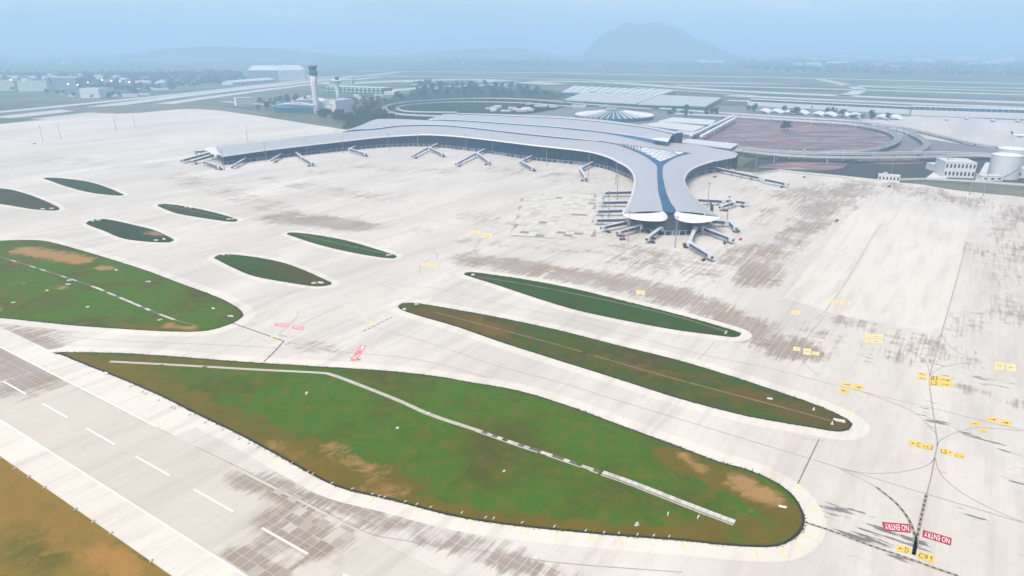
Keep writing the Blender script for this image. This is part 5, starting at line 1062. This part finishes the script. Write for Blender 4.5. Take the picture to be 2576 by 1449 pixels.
# ================================================================== aircraft
def aircraft(label, loc, rz, s=1.0, grp='parked aircraft'):
    t = thing('parked_aircraft', label, 'aircraft', loc, rz, grp); t.scale = (s, s, s)
    m = MB(); n = 12; pr = [(-19, .1, 4.2), (-18, .9, 4.0), (-16, 1.6, 3.8), (-13, 1.95, 3.7), (8, 1.95, 3.7), (13, 1.5, 4.1), (17, .8, 4.6), (19, .2, 4.9)]; V = []
    for x, r, z in pr:
        for k in range(n): a_ = 2*math.pi*k/n; V.append((x, r*math.cos(a_), z+r*math.sin(a_)))
    F = [(j*n+k, j*n+(k+1) % n, (j+1)*n+(k+1) % n, (j+1)*n+k) for j in range(len(pr)-1) for k in range(n)]; m.add(V, F); obj('fuselage', m, 'white_panel', t, True)
    for s_ in (-1, 1):
        m = MB(); m.add([(-4, s_*1.6, 3.0), (3.2, s_*1.6, 3.0), (6.0, s_*17, 4.2), (4.4, s_*17, 4.2), (-4, s_*1.6, 3.6), (3.2, s_*1.6, 3.4), (6.0, s_*17, 4.35), (4.4, s_*17, 4.4)], [(0, 1, 2, 3), (4, 7, 6, 5), (0, 4, 5, 1), (1, 5, 6, 2), (2, 6, 7, 3), (3, 7, 4, 0)]); w_ = obj('wing', m, 'wall_grey', t)
        m = MB(); m.tube([(-5, s_*5.6, 2.0), (-4.4, s_*5.6, 2.0), (-1.2, s_*5.6, 2.0)], [.9, 1.05, .7], 10); obj('engine', m, 'steel', w_)
        m = MB(); m.add([(14, s_*.6, 5.0), (17.2, s_*.6, 5.0), (18.6, s_*6.2, 5.4), (17.2, s_*6.2, 5.4), (14, s_*.6, 5.25), (17.2, s_*.6, 5.2), (18.6, s_*6.2, 5.5), (17.2, s_*6.2, 5.5)], [(0, 1, 2, 3), (4, 7, 6, 5), (0, 4, 5, 1), (1, 5, 6, 2), (2, 6, 7, 3), (3, 7, 4, 0)]); obj('stabilizer', m, 'wall_grey', t)
    m = MB(); m.add([(12.5, -.15, 5.2), (17.6, -.15, 5.2), (19.6, -.1, 11.4), (17.4, -.1, 11.4), (12.5, .15, 5.2), (17.6, .15, 5.2), (19.6, .1, 11.4), (17.4, .1, 11.4)], [(0, 1, 2, 3), (4, 7, 6, 5), (0, 4, 5, 1), (1, 5, 6, 2), (2, 6, 7, 3), (3, 7, 4, 0)]); obj('tail_fin', m, 'skylight_glass', t)
    m = MB()
    for x, y in ((-13, 0), (2, 2.6), (2, -2.6)): m.bar((x, y, 0), (x, y, 2.6), .5, .9)
    obj('landing_gear', m, 'rubber', t)
    return t
for k, (u, v, rz, s_) in enumerate(((2432, 301, 1.1, 1.1), (2497, 306, 1.0, 1.15), (2560, 307, 1.05, 1.15), (2568, 345, 2.6, 1.1), (2380, 303, 1.1, .9), (1030, 209, .4, 1.5), (1048, 216, .5, 1.5), (1068, 219, .3, 1.6), (1090, 222, .4, 1.6), (1108, 226, .5, 1.6), (1085, 210, .2, 1.5), (2030, 275, .2, 1.0))):
    aircraft(['leftmost large aircraft nosed in at the right pier', 'white aircraft with wing spread at the middle of the right pier', 'white aircraft at the right picture edge before the pier', 'white aircraft alone on the far apron at the right picture edge', 'small aircraft left of the others at the right pier', 'upper left aircraft on the distant stand beyond the towers', 'second aircraft down the distant stand beyond the towers', 'third aircraft down the distant stand beyond the towers', 'fourth aircraft down the distant stand beyond the towers', 'lowest aircraft on the distant stand beyond the towers', 'aircraft apart at the top of the distant stand beyond the towers', 'small aircraft behind the long glazed pier'][k], gp(u, v), rz, s_)

# ================================================================== service vehicles
def vehicle(label, loc, rz, paint, L=6.0, Wd=2.3, H=2.4, box=True, cat='vehicle', name='service_vehicle'):
    t = thing(name, label, cat, loc, rz)
    m = MB(); m.box((0, 0, .75), (L, Wd, .6)); m.add([(L*.18, -Wd/2, 1.05), (L*.5, -Wd/2, 1.05), (L*.5, Wd/2, 1.05), (L*.18, Wd/2, 1.05), (L*.18, -Wd*.45, H), (L*.42, -Wd*.45, H), (L*.42, Wd*.45, H), (L*.18, Wd*.45, H)], [(4, 5, 6, 7), (0, 1, 5, 4), (1, 2, 6, 5), (2, 3, 7, 6), (3, 0, 4, 7)]); bd = obj('body', m, paint, t)
    m = MB(); m.add([(L*.492, -Wd*.42, 1.35), (L*.492, Wd*.42, 1.35), (L*.44, Wd*.4, H-.15), (L*.44, -Wd*.4, H-.15)], [(0, 1, 2, 3)]); 
    for i in range(4): m.v[i] = (m.v[i][0]+.05, m.v[i][1], m.v[i][2])
    obj('windscreen', m, 'window_dark', bd)
    if box: m = MB(); m.box((-L*.17, 0, 1.05+(H*.95-1.05)/2), (L*.62, Wd*.98, H*.95-1.05)); obj('cargo_box', m, paint if paint != 'red_paint' else 'dark_steel', t)
    for x in (-L*.32, L*.32):
        for y in (-Wd/2, Wd/2): m = MB(); m.tube([(x, y-.15, .5), (x, y+.15, .5)], .5, 10); obj('wheel', m, 'rubber', t)
    return t
for lb, u, v, rz, pt, L_, bx in (('small red tug at the left end bridge of the finger', 1566, 604, .3, 'red_paint', 7, True), ('white van with dark windscreen under the left visor of the finger', 1602, 584, .2, 'wall_white', 6, True), ('yellow ground power cart below the steep pale bridge', 1718, 615, 1.0, 'yellow_paint', 4, True), ('dark loader beside the cab of the steep pale bridge', 1726, 624, .2, 'dark_steel', 6, True), ('dark loader at the cab of the bridge left of the finger middle', 1642, 602, -.4, 'dark_steel', 6, True), ('small red cart right of the dark sloping bridge', 1862, 604, .8, 'red_paint', 3.5, False), ('dark green truck before the facade left of the third fork', 1296, 394, -.2, 'dark_steel', 11, True), ('dark truck below the middle facade beside the fork', 1150, 376, -.1, 'dark_steel', 10, True), ('yellow service truck parked on the left finger apron', 1553, 585, .5, 'yellow_paint', 5, True), ('dark tug on the open right apron', 2104, 557, .6, 'dark_steel', 5, False), ('white bus on the apron behind the far left wing', 845, 330, .3, 'wall_white', 12, True), ('dark tug alone on the far left apron', 86, 362, .2, 'dark_steel', 6, False), ('dark cart by the wall right of the right wing', 2022, 447, .3, 'dark_steel', 4, False), ('dark cart on the apron edge below the gatehouse', 2236, 470, .3, 'dark_steel', 4, False), ('dark cart in the bay right of the finger neck', 1797, 446, .2, 'dark_steel', 6, False)):
    vehicle(lb, gp(u, v), rz, pt, L_, box=bx)
for lb, a, b, kd in BR:
    if kd == 'drive':
        p0_, p1_ = gp(*a, 6.5), gp(*b, 6.0); d_ = (p1_-p0_); d_.z = 0; d_.normalize(); q_ = p1_-d_*6+Vector((-d_.y, d_.x, 0))*random.choice([-5, 5]); q_.z = 0
        vehicle('dark service cart parked under the cab of a boarding bridge', q_, random.uniform(0, 6), 'dark_steel', 4.5, box=True)['group'] = 'carts under the bridge cabs'

# ================================================================== signs and edge blocks in the grass
SG = [('slanting white sign panel on the rounded right end of the nearest island', 1968, 1280, 3.4, -.35), ('upright white panel left of the covered drain on the nearest island', 1680, 1298, 1.9, 1.2), ('white panel tucked under the covered drain of the nearest island', 1756, 1306, 2.2, 1.0), ('small pale marker where the drain bends on the nearest island', 772, 992, 1.4, .3), ('small pale marker below the drain in the middle of the nearest island', 1078, 1044, 1.8, .5), ('faint marker in the green left of the drain on the nearest island', 1000, 1081, 1.6, .1), ('small white marker in the green middle of the nearest island', 1268, 1190, 1.2, .4), ('white marker on the lower rim of the nearest island, near the drain end', 1602, 1322, 1.4, .6), ('pale sign at the left point of the nearest island', 268, 942, 2.4, -.4),
      ('white sign on the upper right part of the long middle island', 1936, 1007, 3.0, -.3), ('white tilted sign near the right end of the long middle island', 2046, 1033, 2.6, .9), ('long pale bar sign at the right tip of the long middle island', 2110, 1061, 6.0, -.35), ('small white marker beside the bar sign of the long middle island', 2093, 1067, 1.6, 1.1), ('pale sign on the upper left tip of the long middle island', 1048, 767, 3.0, .5), ('white marker on the lower left tip of the long middle island', 1017, 780, 2.4, .2),
      ('white sign on the left tip of the upper long island', 1190, 693, 3.0, .3), ('white sign across the right tip of the upper long island', 1826, 838, 3.6, 1.0), ('white sign high in the green of the large left island', 373, 711, 4.0, .5), ('white marker right in the green of the large left island', 537, 779, 3.0, -.4), ('white framed sign near the right end of the large left island', 580, 798, 4.0, .1), ('upper of two white markers beside the drain of the large left island', 175, 708, 3.6, .4), ('lower of two white markers beside the drain of the large left island', 172, 718, 3.8, .1), ('small white marker left in the large left island', 119, 734, 2.4, .1), ('white marker low in the middle of the large left island', 221, 775, 2.4, .2), ('white tilted sign at the lower end of the drain of the large left island', 403, 808, 3.6, .7), ('pale marker at the lower left of the large left island', 34, 764, 3.0, .5), ('white sign at the upper rim of the large left island', 293, 682, 3.0, -.2),
      ('left of two signs on the left tip of the brownish oval island', 562, 642, 3.5, -.5), ('right of two signs on the left tip of the brownish oval island', 577, 641, 4.0, .4), ('left of two signs on the right tip of the brownish oval island', 790, 714, 4.0, .4), ('right of two signs on the right tip of the brownish oval island', 807, 713, 5.0, -.2), ('white sign across the right tip of the slim island left of centre', 979, 643, 6.0, .6), ('white marker on top of the slim island left of centre', 832, 598, 3.0, .6), ('left of two signs on the left tip of the upper oval island', 233, 557, 4.0, -.3), ('right of two signs on the left tip of the upper oval island', 249, 555, 5.0, .3), ('left of two signs on the right tip of the upper oval island', 393, 606, 4.0, .2), ('right of two signs on the right tip of the upper oval island', 413, 603, 4.0, -.4), ('white sign on the left tip of the upper slim island', 405, 514, 4.0, .2), ('left of two markers on top of the upper slim island', 468, 522, 3.4, .3), ('right of two markers on top of the upper slim island', 480, 524, 3.4, .1), ('left of two signs on the right tip of the upper slim island', 576, 553, 5.0, .5), ('right of two signs on the right tip of the upper slim island', 588, 552, 4.0, .8), ('left of two signs on the dark island at the left edge', 108, 527, 5.0, .1), ('right of two signs on the dark island at the left edge', 130, 526, 5.0, .4)]
for lb, u, v, w_, rz in SG:
    p = gp(u, v); t = thing('airfield_sign', lb, 'sign', (p.x, p.y, .3), rz, 'signs and markers in the grass')
    m = MB(); m.box((0, 0, .9), (w_, .35, .9)); obj('sign_panel', m, 'sign_white', t)
    for s_ in (-1, 1): m = MB(); m.box((s_*w_*.35, 0, .2), (.12, .12, .6)); obj('leg', m, 'steel', t)
    m = MB(); m.box((0, 0, -.05), (w_+.8, 1.3, .2)); obj('base_slab', m, 'block_pale', t)
EB = [(327, 973), (357, 988), (364, 992), (397, 1009), (430, 1026), (437, 1029), (475, 1045), (514, 1065), (559, 1083), (600, 1106), (624, 1117), (647, 1127), (692, 1150), (732, 1167), (774, 1188), (786, 1193), (834, 1217), (886, 1231), (936, 1244), (954, 1249), (967, 1252), (1019, 1263), (1048, 1270), (1083, 1277), (1161, 1291), (1221, 1303), (1241, 1305), (1313, 1316), (1394, 1326), (1473, 1336), (1519, 1341), (1556, 1343), (1603, 1346), (1644, 1349), (1683, 1351)]
VB = [(3, 1154), (40, 1178), (75, 1199), (115, 1226), (193, 1281), (237, 1312), (282, 1341), (383, 1411)]
bm_ = MB(); bm_.box((0, 0, .2), (.5, 1.7, .4)); bme = bm_.mesh('block'); bme.materials.append(MATS['block_pale'])
lm_ = MB(); lm_.lathe((0, .5, .4), [(.16, 0), (.16, .2), (.06, .32)], 6); lme = lm_.mesh('edge_light'); lme.materials.append(MATS['dark_steel'])
for L_, lb, gn, sd_ in ((EB, 'small pale drain block on the runway side rim of the nearest grass island', 'edge blocks of the nearest island', 1), (VB, 'small pale drain block on the rim of the brown corner verge', 'edge blocks of the corner verge', -1)):
    for i_, (u, v) in enumerate(L_):
        p = gp(u, v)+rn*.4*sd_; t = thing('edge_block', (['topmost', 'second from the top', 'third from the top', 'fourth from the top', 'fourth from the bottom', 'third from the bottom', 'second from the bottom', 'lowest'][i_]+' of the pale drain blocks on the brown corner verge') if sd_ < 0 else lb, 'drain block', (p.x, p.y, .08), A1+random.uniform(-.25, .25), gn); link('block', bme, None, t); link('edge_light', lme, None, t)

# ================================================================== the hazy air
hz = MB(); hz.box((0, 0, 329), (64000, 64000, 662)); ho = obj('haze', hz, None); ho['kind'] = 'stuff'
q = bpy.data.materials.new('haze_air'); q.use_nodes = True; q.node_tree.nodes.clear()
pv = q.node_tree.nodes.new('ShaderNodeVolumePrincipled'); oo = q.node_tree.nodes.new('ShaderNodeOutputMaterial')
pv.inputs['Color'].default_value = (.50, .75, .99, 1); pv.inputs['Density'].default_value = .00019; pv.inputs['Anisotropy'].default_value = 0.0
q.node_tree.links.new(pv.outputs[0], oo.inputs['Volume']); ho.data.materials.append(q)
